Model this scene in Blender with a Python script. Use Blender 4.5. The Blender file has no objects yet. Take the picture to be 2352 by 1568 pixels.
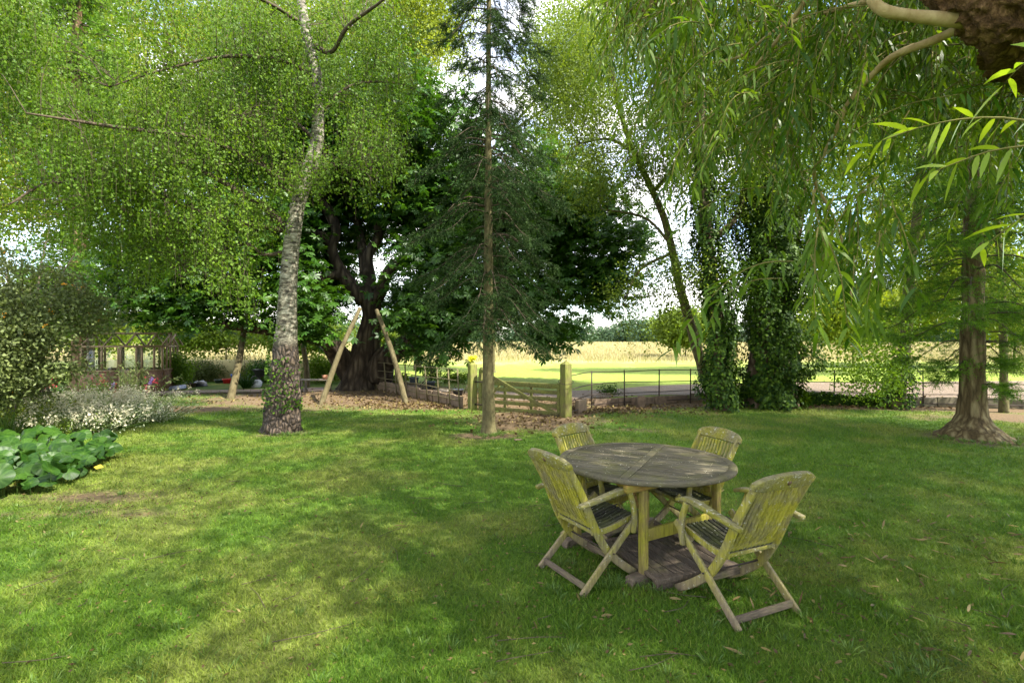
import bpy, math, random
import numpy as np
from mathutils import Vector
random.seed(7); R = np.random.default_rng(11)
PI = math.pi
scene = bpy.context.scene
COL = scene.collection

# ------------------------------------------------------------------ camera, sky, sun, exposure
H = 1.70; F = 1150.0                       # eye height (m); focal length in 1/2352ths of the frame width
cam_d = bpy.data.cameras.new('camera'); cam = bpy.data.objects.new('camera', cam_d); COL.objects.link(cam)
cam.location = (0, 0, H); cam.rotation_euler = (math.radians(90), 0, 0)
cam_d.lens = 36*F/2352; cam_d.sensor_width = 36; cam_d.clip_start = 0.05; cam_d.clip_end = 3000
scene.camera = cam
SUN = Vector((0.80, -0.38, 1.22)).normalized()
world = bpy.data.worlds.new('World'); scene.world = world; world.use_nodes = True
wn = world.node_tree.nodes; wl = world.node_tree.links; wn.clear()
sky = wn.new('ShaderNodeTexSky'); sky.sky_type = 'NISHITA'; sky.sun_disc = False
sky.sun_elevation = math.asin(SUN.z); sky.sun_rotation = math.atan2(SUN.x, SUN.y)
sky.air_density = 1.0; sky.dust_density = 1.0; sky.ozone_density = 1.5
tc = wn.new('ShaderNodeTexCoord'); mp = wn.new('ShaderNodeMapping'); mp.inputs['Scale'].default_value = (1, 1, 3.0)
cn = wn.new('ShaderNodeTexNoise'); cn.inputs['Scale'].default_value = 2.2; cn.inputs['Detail'].default_value = 7; cn.inputs['Roughness'].default_value = .58
cr = wn.new('ShaderNodeValToRGB'); cr.color_ramp.elements[0].position = .42; cr.color_ramp.elements[1].position = .66
cm = wn.new('ShaderNodeMixRGB'); cm.inputs[2].default_value = (7.0, 6.5, 5.9, 1)
bg = wn.new('ShaderNodeBackground'); bg.inputs['Strength'].default_value = 0.15
wo = wn.new('ShaderNodeOutputWorld')
wl.new(tc.outputs['Generated'], mp.inputs[0]); wl.new(mp.outputs[0], cn.inputs['Vector']); wl.new(cn.outputs['Fac'], cr.inputs[0])
wl.new(cr.outputs[0], cm.inputs[0]); wl.new(sky.outputs[0], cm.inputs[1]); wl.new(cm.outputs[0], bg.inputs[0]); wl.new(bg.outputs[0], wo.inputs[0])
sd = bpy.data.lights.new('sun', 'SUN'); sun = bpy.data.objects.new('sun', sd); COL.objects.link(sun)
sd.energy = 4.3; sd.angle = math.radians(0.6); sd.color = (1.0, 0.95, 0.84)
sun.rotation_euler = SUN.to_track_quat('Z', 'Y').to_euler(); sun.location = (8, -6, 20)
vs = scene.view_settings; vs.view_transform = 'Standard'; vs.look = 'None'; vs.exposure = 2.0; vs.gamma = 1.0; vs.use_curve_mapping = False
scene.cycles.max_bounces = 7; scene.cycles.diffuse_bounces = 4; scene.cycles.glossy_bounces = 2
scene.cycles.transmission_bounces = 5; scene.cycles.transparent_max_bounces = 8
scene.cycles.caustics_reflective = False; scene.cycles.caustics_refractive = False
scene.cycles.sample_clamp_indirect = 6.0

# ------------------------------------------------------------------ helpers
def P(px, py, d):                          # the point seen at (px, py) of a 2352 x 1568 picture, d metres ahead
    return np.array([(px-1176)/F*d, d, H-(py-784)/F*d])
def g(px, py, z=0.0):                      # the point of the ground seen there
    d = F*(H-z)/(py-784); return np.array([(px-1176)/F*d, d, z])
def unit(v):
    v = np.asarray(v, float); return v/np.maximum(np.linalg.norm(v, axis=-1, keepdims=True), 1e-9)
def rnd(n): return R.random(n)
def rdir(n): return unit(R.normal(size=(n, 3)))
def vnoise(p, seed=0):
    p = np.asarray(p, float); i = np.floor(p).astype(np.int64); f = p-i; f = f*f*(3-2*f); out = 0
    for dx in (0, 1):
        for dy in (0, 1):
            for dz in (0, 1):
                h = (i[:, 0]+dx)*374761393+(i[:, 1]+dy)*668265263+(i[:, 2]+dz)*2147483647+seed*144665
                h = (h ^ (h >> 13))*1274126177; h = (h ^ (h >> 16)) & 0xffff
                w = (f[:, 0] if dx else 1-f[:, 0])*(f[:, 1] if dy else 1-f[:, 1])*(f[:, 2] if dz else 1-f[:, 2])
                out = out+w*h/65535.0
    return out
def fbm(p, o=4, seed=0):
    a = .5; s = 0; t = 0; p = np.asarray(p, float)
    for k in range(o):
        s = s+a*vnoise(p, seed+k); t += a; a *= .5; p = p*2.03+7.1
    return s/t
def n2(x, y, sc, o=3, seed=0):
    return fbm(np.stack([x*sc, y*sc, np.zeros_like(x)+.5], 1), o, seed)
def sstep(a, b, x):
    t = np.clip((x-a)/(b-a), 0, 1); return t*t*(3-2*t)

class MB:
    def __init__(s): s.v = []; s.q = []; s.t = []; s.a = []; s.n = 0
    def add(s, v, q=None, t=None, a=None):
        v = np.asarray(v, float).reshape(-1, 3)
        if q is not None and len(q): s.q.append(np.asarray(q)+s.n)
        if t is not None and len(t): s.t.append(np.asarray(t)+s.n)
        s.v.append(v); s.a.append(np.full(len(v), .5) if a is None else np.asarray(a, float)); s.n += len(v)
        return s
def mk(name, mb, mat, parent=None, smooth=False, bevel=0, attrs=None, org=None):
    me = bpy.data.meshes.new(name)
    V = np.concatenate(mb.v) if mb.v else np.zeros((0, 3)); A = np.concatenate(mb.a)
    o0 = np.zeros(3) if org is None else np.asarray(org, float)
    if org is None and parent is not None:
        o0 = np.array(parent.location)
        if parent.parent is not None: o0 = o0+np.array(parent.parent.location)
    Q = np.concatenate(mb.q) if mb.q else np.zeros((0, 4), int); T = np.concatenate(mb.t) if mb.t else np.zeros((0, 3), int)
    me.vertices.add(len(V)); me.vertices.foreach_set('co', (V-o0).astype(np.float32).ravel())
    nl = Q.size+T.size; me.loops.add(nl)
    me.loops.foreach_set('vertex_index', np.concatenate([Q.ravel(), T.ravel()]).astype(np.int32))
    me.polygons.add(len(Q)+len(T))
    st = np.concatenate([np.arange(len(Q))*4, Q.size+np.arange(len(T))*3]).astype(np.int32)
    me.polygons.foreach_set('loop_start', st)
    if smooth: me.polygons.foreach_set('use_smooth', np.ones(len(Q)+len(T), bool))
    at = me.attributes.new('tint', 'FLOAT', 'POINT'); at.data.foreach_set('value', A.astype(np.float32))
    for k, val in (attrs or {}).items():
        at = me.attributes.new(k, 'FLOAT', 'POINT'); at.data.foreach_set('value', np.asarray(val, np.float32))
    me.update(); me.validate()
    me.materials.append(mat)
    o = bpy.data.objects.new(name, me); COL.objects.link(o)
    if parent is not None: o.parent = parent
    elif org is not None: o.location = org
    if bevel:
        m = o.modifiers.new('bevel', 'BEVEL'); m.width = bevel; m.segments = 2; m.limit_method = 'ANGLE'; m.angle_limit = .7
    return o
def tag(o, label=None, cat=None, group=None, kind=None):
    for k, v in (('label', label), ('category', cat), ('group', group), ('kind', kind)):
        if v: o[k] = v
    return o
def thing(name, label, cat, loc, group=None, rz=0):
    o = bpy.data.objects.new(name, None); o.empty_display_size = .2; COL.objects.link(o)
    o.location = [float(c) for c in loc]; o.rotation_euler = (0, 0, rz); return tag(o, label, cat, group)
def dup(root, loc, rz, label):
    r = root.copy(); COL.objects.link(r); r.location = loc; r.rotation_euler = (0, 0, rz); r['label'] = label
    for ch in list(root.children):
        c = ch.copy(); COL.objects.link(c); c.parent = r
        for g2 in list(ch.children):
            d = g2.copy(); COL.objects.link(d); d.parent = c
    return r

def spline(pts, n=8):
    pts = np.asarray(pts, float)
    if len(pts) < 3:
        t = np.linspace(0, 1, n+1)[:, None]; return pts[0]*(1-t)+pts[-1]*t
    e = np.vstack([2*pts[0]-pts[1], pts, 2*pts[-1]-pts[-2]]); out = []
    for i in range(len(pts)-1):
        p0, p1, p2, p3 = e[i:i+4]
        for t in np.linspace(0, 1, n, endpoint=False):
            out.append(.5*((2*p1)+(-p0+p2)*t+(2*p0-5*p1+4*p2-p3)*t*t+(-p0+3*p1-3*p2+p3)*t**3))
    out.append(pts[-1]); return np.array(out)
def frames(c):
    T = unit(np.gradient(c, axis=0)); up = np.array([0, 0, 1.]) if abs(T[0][2]) < .9 else np.array([1., 0, 0])
    A = np.zeros_like(c); a = unit(np.cross(up, T[0]))
    for i in range(len(c)):
        a = a-T[i]*np.dot(a, T[i]); a = unit(a); A[i] = a
    return T, A, np.cross(T, A)
def tube(mb, pts, rad, seg=10, n=8, disp=None, tint=.5):
    """pts control points, rad a radius per control point; disp(centre, direction, v, angle) gives a factor on the radius"""
    rad = np.asarray(rad, float)
    c = spline(pts, n); u = np.linspace(0, len(rad)-1, len(c)); r = np.interp(u, np.arange(len(rad)), rad)
    T, A, B = frames(c); th = np.linspace(0, 2*PI, seg, endpoint=False)
    D = A[:, None]*np.cos(th)[None, :, None]+B[:, None]*np.sin(th)[None, :, None]
    rr = np.repeat(r[:, None], seg, 1)
    if disp is not None: rr = rr*disp(c[:, None]+D*rr[..., None], th[None, :]+0*rr, u[:, None]+0*rr)
    V = (c[:, None]+D*rr[..., None]).reshape(-1, 3)
    m = len(c); i = np.arange(m-1)[:, None]*seg; j = np.arange(seg)[None]; k = (j+1) % seg
    q = np.stack([i+j, i+k, i+seg+k, i+seg+j], -1).reshape(-1, 4)
    mb.add(V, q, a=np.full(len(V), tint))
    ci = mb.n; k0 = ci-len(V); ar = np.arange(seg); mb.add([c[0], c[-1]])
    mb.t.append(np.stack([np.full(seg, ci), k0+(ar+1) % seg, k0+ar], 1)); e = k0+(m-1)*seg
    mb.t.append(np.stack([np.full(seg, ci+1), e+ar, e+(ar+1) % seg], 1))
    return c, r
def box(mb, c, hx, hy, hz, ax=(1, 0, 0), ay=(0, 1, 0), az=(0, 0, 1), tint=.5):
    c, ax, ay, az = [np.asarray(k, float) for k in (c, ax, ay, az)]
    s = [(-1, -1, -1), (1, -1, -1), (1, 1, -1), (-1, 1, -1), (-1, -1, 1), (1, -1, 1), (1, 1, 1), (-1, 1, 1)]
    V = [c+ax*hx*a+ay*hy*b+az*hz*d for a, b, d in s]
    mb.add(V, [(0, 3, 2, 1), (4, 5, 6, 7), (0, 1, 5, 4), (1, 2, 6, 5), (2, 3, 7, 6), (3, 0, 4, 7)], a=np.full(8, tint)); return mb
def beam(mb, p0, p1, w, h, up=(0, 0, 1), tint=.5):
    p0 = np.asarray(p0, float); p1 = np.asarray(p1, float); d = p1-p0; L = np.linalg.norm(d); ay = d/L
    ax = unit(np.cross(ay, np.asarray(up, float))); az = np.cross(ax, ay)
    return box(mb, (p0+p1)/2, w/2, L/2, h/2, ax, ay, az, tint)
def sweep(mb, pts, side, w, h, n=6, tint=.5):
    """rectangular section along a curve; w along `side`, h across"""
    c = spline(pts, n); T = unit(np.gradient(c, axis=0)); S = np.tile(unit(np.asarray(side, float)), (len(c), 1)); N = unit(np.cross(S, T))
    h = np.interp(np.linspace(0, 1, len(c)), np.linspace(0, 1, len(np.atleast_1d(h))), np.atleast_1d(h))[:, None] if np.ndim(h) else h
    w = np.interp(np.linspace(0, 1, len(c)), np.linspace(0, 1, len(np.atleast_1d(w))), np.atleast_1d(w))[:, None] if np.ndim(w) else w
    V = np.stack([c-S*w/2-N*h/2, c+S*w/2-N*h/2, c+S*w/2+N*h/2, c-S*w/2+N*h/2], 1).reshape(-1, 3); m = len(c)
    q = [(4*i+a, 4*i+(a+1) % 4, 4*i+4+(a+1) % 4, 4*i+4+a) for i in range(m-1) for a in range(4)]
    q += [(3, 2, 1, 0), (4*m-4, 4*m-3, 4*m-2, 4*m-1)]
    mb.add(V, q, a=np.full(len(V), tint)); return mb
def lathe(mb, c, prof, seg=20, tint=.5):
    c = np.asarray(c, float); th = np.linspace(0, 2*PI, seg, endpoint=False)
    V = np.array([[c[0]+r*math.cos(t), c[1]+r*math.sin(t), c[2]+z] for r, z in prof for t in th]); m = len(prof)
    q = [(i*seg+j, i*seg+(j+1) % seg, (i+1)*seg+(j+1) % seg, (i+1)*seg+j) for i in range(m-1) for j in range(seg)]
    mb.add(V, q, a=np.full(len(V), tint)); return mb

# leaves: one folded rhombus each
def leaves(mb, p, d, L, W, tint, wide=.42, fold=.12, nrm=None):
    n = len(p)
    if n == 0: return
    L = np.broadcast_to(L, n)[:, None]; W = np.broadcast_to(W, n)[:, None]
    nn = rdir(n) if nrm is None else unit(nrm+rdir(n)*.25)
    w = unit(np.cross(d, nn)); k = np.cross(w, d)
    V = np.stack([p, p+d*L*wide+w*W/2+k*W*fold, p+d*L, p+d*L*wide-w*W/2+k*W*fold], 1).reshape(-1, 3)
    q = np.arange(4*n).reshape(-1, 4); mb.add(V, q, a=np.repeat(np.broadcast_to(tint, n), 4))
def longleaves(mb, p, d, L, W, tint, droop=.5):
    """narrow curved leaves, three quads each"""
    n = len(p); L = np.broadcast_to(L, n); W = np.broadcast_to(W, n)
    w = unit(np.cross(d, unit(np.array([0, 0, 1.])+rdir(n)*.7))); w = unit(w+rdir(n)*.35); rows = []
    cur = p.copy(); dd = d.copy()
    for k, (s, hw) in enumerate([(0, .08), (.18, .40), (.25, .5), (.27, .36), (.30, .02)]):
        cur = cur+dd*(L*s)[:, None]; dd = unit(dd+np.array([0, 0, -1.])*droop*s*1.8)
        rows += [cur-w*(W*hw)[:, None], cur+w*(W*hw)[:, None]]
    V = np.stack(rows, 1).reshape(-1, 3); b = np.arange(n)[:, None, None]*10
    q = (b+np.array([[0, 1, 3, 2], [2, 3, 5, 4], [4, 5, 7, 6], [6, 7, 9, 8]])[None]).reshape(-1, 4)
    mb.add(V, q, a=np.repeat(np.broadcast_to(tint, n), 10))
def in_blobs(blobs, n):
    """blobs: (px, py, rx_px, ry_px, depth, thickness_m) -> n points inside, shared out by size"""
    b = np.array(blobs, float); vol = b[:, 2]*b[:, 3]*(b[:, 4]**2); idx = R.choice(len(b), n, p=vol/vol.sum()); b = b[idx]
    u = rdir(n)*(rnd(n)**(1/2.6))[:, None]; dd = b[:, 4]+u[:, 1]*b[:, 5]
    return np.stack([(b[:, 0]+u[:, 0]*b[:, 2]-1176)/F*b[:, 4], dd, H-(b[:, 1]-u[:, 2]*b[:, 3]-784)/F*b[:, 4]], 1)
def cloud(mb, cent, per, spread, L, W, mode='round', tvar=.25, droop=.3, wide=.42, th_mb=None):
    """leaf clusters round each centre"""
    m = len(cent); n = m*per; ct = np.repeat(np.clip(rnd(m)*.55+(fbm(cent*.7, 3, 77)-.28)*1.0, 0, 1), per); c = np.repeat(cent, per, 0); sp = np.array(spread, float)
    off = R.normal(size=(n, 3))*sp*.5
    if mode == 'weep':                      # hanging strands
        k = 6; s = R.normal(size=(m*k, 3))*sp*.5; si = np.repeat(np.arange(m)*k, per)+R.integers(0, k, n); t = rnd(n)
        if th_mb is not None:
            a_ = np.repeat(cent, k, 0)+s; b_ = a_-np.array([0, 0, 1.1*sp[2]])+R.normal(size=a_.shape)*.03; wv = unit(np.cross(b_-a_, rdir(len(a_))))*.0016
            th_mb.add(np.stack([a_-wv, a_+wv, b_+wv*.4, b_-wv*.4], 1).reshape(-1, 3), np.arange(4*len(a_)).reshape(-1, 4))
        off = s[si]; off[:, 2] -= t*sp[2]*1.1; off += R.normal(size=(n, 3))*np.array([.06, .06, .04])
    p = c+off
    d = unit(rdir(n)+np.array([0, 0, -1.])*droop+unit(off)*.35)
    leaves(mb, p, d, L*(.5+.85*rnd(n)), W*(.55+.8*rnd(n)), np.clip(ct*(1-tvar)+rnd(n)*tvar, 0, 1), wide)
def palm(mb, cent, per, spread, size):
    """chestnut leaves: five to seven leaflets from one point"""
    m = len(cent); n = m*per; ct = np.repeat(rnd(m), per); c = np.repeat(cent, per, 0)+R.normal(size=(n, 3))*np.array(spread)*.5
    nrm = unit(rdir(n)*.75+np.array([0, -.25, .9])); a = unit(np.cross(nrm, rdir(n))); b = np.cross(nrm, a); s = size*(.7+.5*rnd(n))
    tt = np.clip(ct*.6+rnd(n)*.4, 0, 1)
    for k in range(6):
        th = (k-2.5)*.82; d = unit(a*math.cos(th)+b*math.sin(th)-np.array([0, 0, .38])); L = s*(.62 if k in (0, 5) else (.85 if k in (1, 4) else 1))
        leaves(mb, c, d, L, L*.36, tt, .66, .10, nrm)
def twigs(mb, cent, limbs, r0=.012, frac=1.0):
    """thin branches joining cluster centres to the nearest point of the limbs"""
    L = np.concatenate(limbs)
    for c in cent[rnd(len(cent)) < frac]:
        dd = L-c; dist = np.linalg.norm(dd, axis=1)*(1+.6*(dd[:, 2] > 0))*(1+.45*R.random(len(L))); j = int(dist.argmin()); a = L[j]
        ln = np.linalg.norm(c-a)
        if ln < .15 or ln > 1.15: continue
        mid = (a+c)/2+np.array([0, 0, .16*ln])+R.normal(size=3)*.06*ln
        tube(mb, [a, mid, c], [r0*(.5+.5*ln), r0*.7, r0*.25], 4, 3)
def shoots(mb, s, d, L, needle, wid, per, tint, spread=.9):
    """needle-covered shoots: s start, d direction, L length"""
    n = len(s); N = n*per; t = (np.tile(np.arange(per), n)+rnd(N))/per
    S = np.repeat(s, per, 0); D = np.repeat(d, per, 0); LL = np.repeat(np.broadcast_to(L, n), per)
    side = rdir(N); side = unit(side-D*np.sum(side*D, 1, keepdims=True)); nd = unit(D*(.75)+side*spread)
    b = S+D*(LL*t)[:, None]; w = unit(np.cross(nd, rdir(N)))*wid/2
    V = np.stack([b-w, b+w, b+nd*(needle*(.8+.4*rnd(N)))[:, None]], 1).reshape(-1, 3)
    mb.add(V, t=np.arange(3*N).reshape(-1, 3), a=np.repeat(np.repeat(np.broadcast_to(tint, n), per), 3))

# ------------------------------------------------------------------ materials
def newmat(name):
    m = bpy.data.materials.new(name); m.use_nodes = True; nt = m.node_tree; nt.nodes.clear()
    out = nt.nodes.new('ShaderNodeOutputMaterial'); return m, nt.nodes, nt.links, out
def N_(n, t, **k):
    x = n.new('ShaderNode'+t)
    for a, b in k.items():
        if a in x.inputs: x.inputs[a].default_value = b
        else: setattr(x, a, b)
    return x
def ramp(n, pts):
    r = n.new('ShaderNodeValToRGB'); e = r.color_ramp.elements
    while len(e) < len(pts): e.new(.5)
    for k, (p, c) in enumerate(pts): e[k].position = p; e[k].color = (*c, 1)
    return r
def leafmat(name, dark, light, trans=.38, rough=.5, spec=.25, tcol=(1.3, 1.25, .45)):
    m, n, l, out = newmat(name)
    at = N_(n, 'Attribute', attribute_name='tint'); r = ramp(n, [(0, dark), (.55, [(a+b)/2 for a, b in zip(dark, light)]), (1, light)])
    p = N_(n, 'BsdfPrincipled', Roughness=rough); p.inputs['Specular IOR Level'].default_value = spec
    tr = N_(n, 'BsdfTranslucent'); mu = N_(n, 'MixRGB', blend_type='MULTIPLY'); mu.inputs[0].default_value = 1; mu.inputs[2].default_value = (*tcol, 1)
    mx = N_(n, 'MixShader'); mx.inputs[0].default_value = trans
    l.new(at.outputs['Fac'], r.inputs[0]); l.new(r.outputs[0], p.inputs['Base Color']); l.new(r.outputs[0], mu.inputs[1]); l.new(mu.outputs[0], tr.inputs[0])
    l.new(p.outputs[0], mx.inputs[1]); l.new(tr.outputs[0], mx.inputs[2]); l.new(mx.outputs[0], out.inputs[0]); return m
def barkmat(name, pts, scale=6, stretch=.25, bump=.6, rough=.9, vor=True, dist=.03):
    m, n, l, out = newmat(name)
    tc = N_(n, 'TexCoord'); mp = N_(n, 'Mapping'); mp.inputs['Scale'].default_value = (1, 1, stretch)
    no = N_(n, 'TexNoise', Scale=scale, Detail=8, Roughness=.65); p = N_(n, 'BsdfPrincipled', Roughness=rough); p.inputs['Specular IOR Level'].default_value = .2
    r = ramp(n, pts); bu = N_(n, 'Bump', Strength=bump, Distance=dist)
    l.new(tc.outputs['Object'], mp.inputs[0]); l.new(mp.outputs[0], no.inputs['Vector'])
    if vor:
        vo = N_(n, 'TexVoronoi', Scale=scale*1.6, feature='DISTANCE_TO_EDGE'); wn_ = N_(n, 'MixRGB'); wn_.inputs[0].default_value = .12
        l.new(mp.outputs[0], wn_.inputs[1]); l.new(no.outputs['Color'], wn_.inputs[2]); l.new(wn_.outputs[0], vo.inputs['Vector'])
        mm = N_(n, 'Math', operation='MULTIPLY_ADD'); mm.inputs[1].default_value = 1.3; l.new(vo.outputs['Distance'], mm.inputs[0]); l.new(no.outputs['Fac'], mm.inputs[2])
        ms = N_(n, 'Math', operation='SUBTRACT'); ms.inputs[1].default_value = .12; l.new(mm.outputs[0], ms.inputs[0])
        l.new(ms.outputs[0], r.inputs[0]); l.new(ms.outputs[0], bu.inputs['Height'])
    else:
        l.new(no.outputs['Fac'], r.inputs[0]); l.new(no.outputs['Fac'], bu.inputs['Height'])
    l.new(r.outputs[0], p.inputs['Base Color']); l.new(bu.outputs[0], p.inputs['Normal']); l.new(p.outputs[0], out.inputs[0]); return m
def plain(name, c, rough=.7, var=.25, scale=8, metal=0, bump=.1):
    m, n, l, out = newmat(name); tc = N_(n, 'TexCoord'); no = N_(n, 'TexNoise', Scale=scale, Detail=6)
    r = ramp(n, [(.3, [x*(1-var) for x in c]), (.7, [min(1, x*(1+var)) for x in c])])
    p = N_(n, 'BsdfPrincipled', Roughness=rough, Metallic=metal); bu = N_(n, 'Bump', Strength=bump, Distance=.01)
    l.new(tc.outputs['Object'], no.inputs['Vector']); l.new(no.outputs['Fac'], r.inputs[0]); l.new(no.outputs['Fac'], bu.inputs['Height'])
    l.new(r.outputs[0], p.inputs['Base Color']); l.new(bu.outputs[0], p.inputs['Normal']); l.new(p.outputs[0], out.inputs[0]); return m
def woodmat(name, base, moss, lichen=(.42, .41, .33), mossy=.5, foot=None, grain=(30, 30, 3), top=None, lich=.6, gs=1.0):
    """weathered wood: grain, algae patches, lichen flecks; foot = bare colour near the ground"""
    m, n, l, out = newmat(name)
    tc = N_(n, 'TexCoord'); mp = N_(n, 'Mapping'); mp.inputs['Scale'].default_value = grain
    gr = N_(n, 'TexNoise', Scale=2.5*gs, Detail=7, Roughness=.7); l.new(tc.outputs['Object'], mp.inputs[0]); l.new(mp.outputs[0], gr.inputs['Vector'])
    rb = ramp(n, [(.3, [x*.5 for x in base]), (.55, base), (.75, [x*1.5 for x in base])]); l.new(gr.outputs['Fac'], rb.inputs[0])
    mo = N_(n, 'TexNoise', Scale=5, Detail=6, Roughness=.65); l.new(tc.outputs['Object'], mo.inputs['Vector'])
    rm = ramp(n, [(mossy-.13, (0, 0, 0)), (mossy+.13, (1, 1, 1))]); l.new(mo.outputs['Fac'], rm.inputs[0]); fac = rm.outputs[0]
    rmc = ramp(n, [(.3, [x*.35 for x in moss]), (.5, [x*.85 for x in moss]), (.72, [x*1.15 for x in moss])]); l.new(gr.outputs['Fac'], rmc.inputs[0])
    if top is not None:                    # algae keep off the sun-bleached upper sides
        ge = N_(n, 'NewGeometry'); sx = N_(n, 'SeparateXYZ'); l.new(ge.outputs['Normal'], sx.inputs[0])
        mr = N_(n, 'MapRange'); mr.inputs[1].default_value = .45; mr.inputs[2].default_value = .85; mr.inputs[3].default_value = 1; mr.inputs[4].default_value = top
        l.new(sx.outputs['Z'], mr.inputs[0]); mu = N_(n, 'Math', operation='MULTIPLY'); l.new(mr.outputs[0], mu.inputs[0]); l.new(fac, mu.inputs[1]); fac = mu.outputs[0]
    m1 = N_(n, 'MixRGB'); l.new(fac, m1.inputs[0]); l.new(rb.outputs[0], m1.inputs[1]); l.new(rmc.outputs[0], m1.inputs[2]); col = m1.outputs[0]
    if foot is not None:
        so = N_(n, 'SeparateXYZ'); l.new(tc.outputs['Object'], so.inputs[0]); mz = N_(n, 'MapRange')
        mz.inputs[1].default_value = foot[1]; mz.inputs[2].default_value = foot[1]+.34; mz.inputs[3].default_value = .9; mz.inputs[4].default_value = 0
        ad = N_(n, 'Math', operation='MULTIPLY_ADD'); ad.inputs[1].default_value = .25; l.new(mo.outputs['Fac'], ad.inputs[0]); l.new(so.outputs['Z'], ad.inputs[2])
        l.new(ad.outputs[0], mz.inputs[0]); m3 = N_(n, 'MixRGB'); m3.inputs[2].default_value = (*foot[0], 1)
        fr = ramp(n, [(.3, [x*.6 for x in foot[0]]), (.7, [x*1.25 for x in foot[0]])]); l.new(gr.outputs['Fac'], fr.inputs[0]); l.new(fr.outputs[0], m3.inputs[2])
        l.new(mz.outputs[0], m3.inputs[0]); l.new(col, m3.inputs[1]); col = m3.outputs[0]
    li = N_(n, 'TexNoise', Scale=42, Detail=4, Roughness=.7); l.new(tc.outputs['Object'], li.inputs['Vector'])
    rl = ramp(n, [(lich, (0, 0, 0)), (lich+.06, (1, 1, 1))]); l.new(li.outputs['Fac'], rl.inputs[0])
    at = N_(n, 'Attribute', attribute_name='tint'); mt = N_(n, 'MapRange'); mt.inputs[3].default_value = .62; mt.inputs[4].default_value = 1.38; l.new(at.outputs['Fac'], mt.inputs[0])
    hs = N_(n, 'HueSaturation'); l.new(mt.outputs[0], hs.inputs['Value']); l.new(col, hs.inputs['Color']); col = hs.outputs[0]
    m2 = N_(n, 'MixRGB'); m2.inputs[2].default_value = (*lichen, 1); l.new(rl.outputs[0], m2.inputs[0]); l.new(col, m2.inputs[1])
    p = N_(n, 'BsdfPrincipled', Roughness=.88); p.inputs['Specular IOR Level'].default_value = .2; bu = N_(n, 'Bump', Strength=.55, Distance=.004)
    l.new(gr.outputs['Fac'], bu.inputs['Height']); l.new(m2.outputs[0], p.inputs['Base Color']); l.new(bu.outputs[0], p.inputs['Normal']); l.new(p.outputs[0], out.inputs[0]); return m

M = {}
M['birch_leaf'] = leafmat('birch_leaf', (.036, .095, .007), (.18, .29, .028), .47, .55, .2)
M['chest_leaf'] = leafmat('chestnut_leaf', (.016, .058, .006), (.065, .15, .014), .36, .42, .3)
M['far_leaf'] = leafmat('sunlit_leaf', (.10, .16, .014), (.32, .37, .045), .45, .6, .15)  # sunlight put into the leaf colour: brighter and yellower base
M['mid_leaf'] = leafmat('light_leaf', (.06, .115, .012), (.20, .26, .04), .45, .55, .2)
M['willow_leaf'] = leafmat('willow_leaf', (.038, .10, .006), (.16, .25, .016), .46, .42, .3)
M['young_leaf'] = leafmat('young_willow_leaf', (.16, .26, .02), (.30, .40, .03), .45, .38, .45)
M['spruce'] = leafmat('spruce_needles', (.010, .030, .006), (.062, .108, .030), .22, .65, .12, (1, 1.1, .8))
M['sequoia'] = leafmat('sequoia_needles', (.024, .075, .007), (.155, .29, .022), .36, .6, .15)
M['ivy'] = leafmat('ivy_leaf', (.012, .040, .004), (.085, .155, .012), .3, .55, .15)
M['coton'] = leafmat('shrub_leaf', (.045, .072, .016), (.21, .245, .08), .3, .5, .3, (1.1, 1.1, .7))
M['blade'] = leafmat('iris_blade', (.05, .11, .02), (.16, .24, .05), .3)
M['silver'] = leafmat('silver_foliage', (.16, .20, .09), (.50, .53, .34), .3, .6, .3, (1, 1, .8))
M['bergenia'] = leafmat('bergenia_leaf', (.007, .034, .003), (.048, .108, .012), .2, .45, .22)
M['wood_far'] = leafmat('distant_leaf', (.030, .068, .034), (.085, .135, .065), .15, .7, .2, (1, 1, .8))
M['cream'] = leafmat('pale_petals', (.42, .40, .22), (.75, .68, .52), .3, .7, .2, (1, 1, .9))
M['red'] = leafmat('red_petals', (.45, .02, .05), (.65, .06, .12), .3, .6, .2, (1, 1, 1))
M['violet'] = leafmat('violet_petals', (.24, .13, .42), (.42, .28, .62), .3, .7, .2, (1, 1, 1))
M['deadleaf'] = leafmat('fallen_leaf', (.07, .038, .015), (.24, .19, .06), .2, .6, .3, (1, 1, .9))
M['brown_bark'] = barkmat('brown_bark', [(.2, (.02, .014, .009)), (.5, (.085, .06, .036)), (.85, (.19, .145, .095))], 5, .3, .9)
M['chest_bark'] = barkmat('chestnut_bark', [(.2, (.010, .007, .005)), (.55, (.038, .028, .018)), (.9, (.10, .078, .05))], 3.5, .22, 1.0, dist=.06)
M['warm_bark'] = barkmat('warm_brown_bark', [(.2, (.026, .017, .008)), (.5, (.10, .072, .032)), (.85, (.21, .17, .085))], 7, .2, .9)
M['grey_bark'] = barkmat('grey_bark', [(.3, (.045, .038, .016)), (.5, (.105, .090, .040)), (.75, (.17, .155, .07))], 14, .5, .5, vor=False)
M['twig'] = barkmat('twig_bark', [(.3, (.04, .03, .02)), (.7, (.11, .085, .055))], 20, .4, .3, vor=False)
M['willow_bark'] = barkmat('willow_bark', [(.15, (.03, .015, .006)), (.5, (.17, .095, .042)), (.95, (.42, .26, .12))], 14, .8, 1.0, dist=.04)
M['pale_branch'] = barkmat('pale_branch_bark', [(.3, (.22, .15, .06)), (.7, (.42, .33, .17))], 16, .5, .3, vor=False)
M['pole'] = barkmat('prop_pole_bark', [(.25, (.035, .028, .013)), (.5, (.088, .073, .035)), (.8, (.16, .135, .075))], 12, .15, .5, vor=False)
M['red_bark'] = barkmat('sequoia_bark', [(.2, (.04, .022, .01)), (.55, (.14, .085, .045)), (.85, (.26, .18, .10))], 5, .15, .9)
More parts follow.
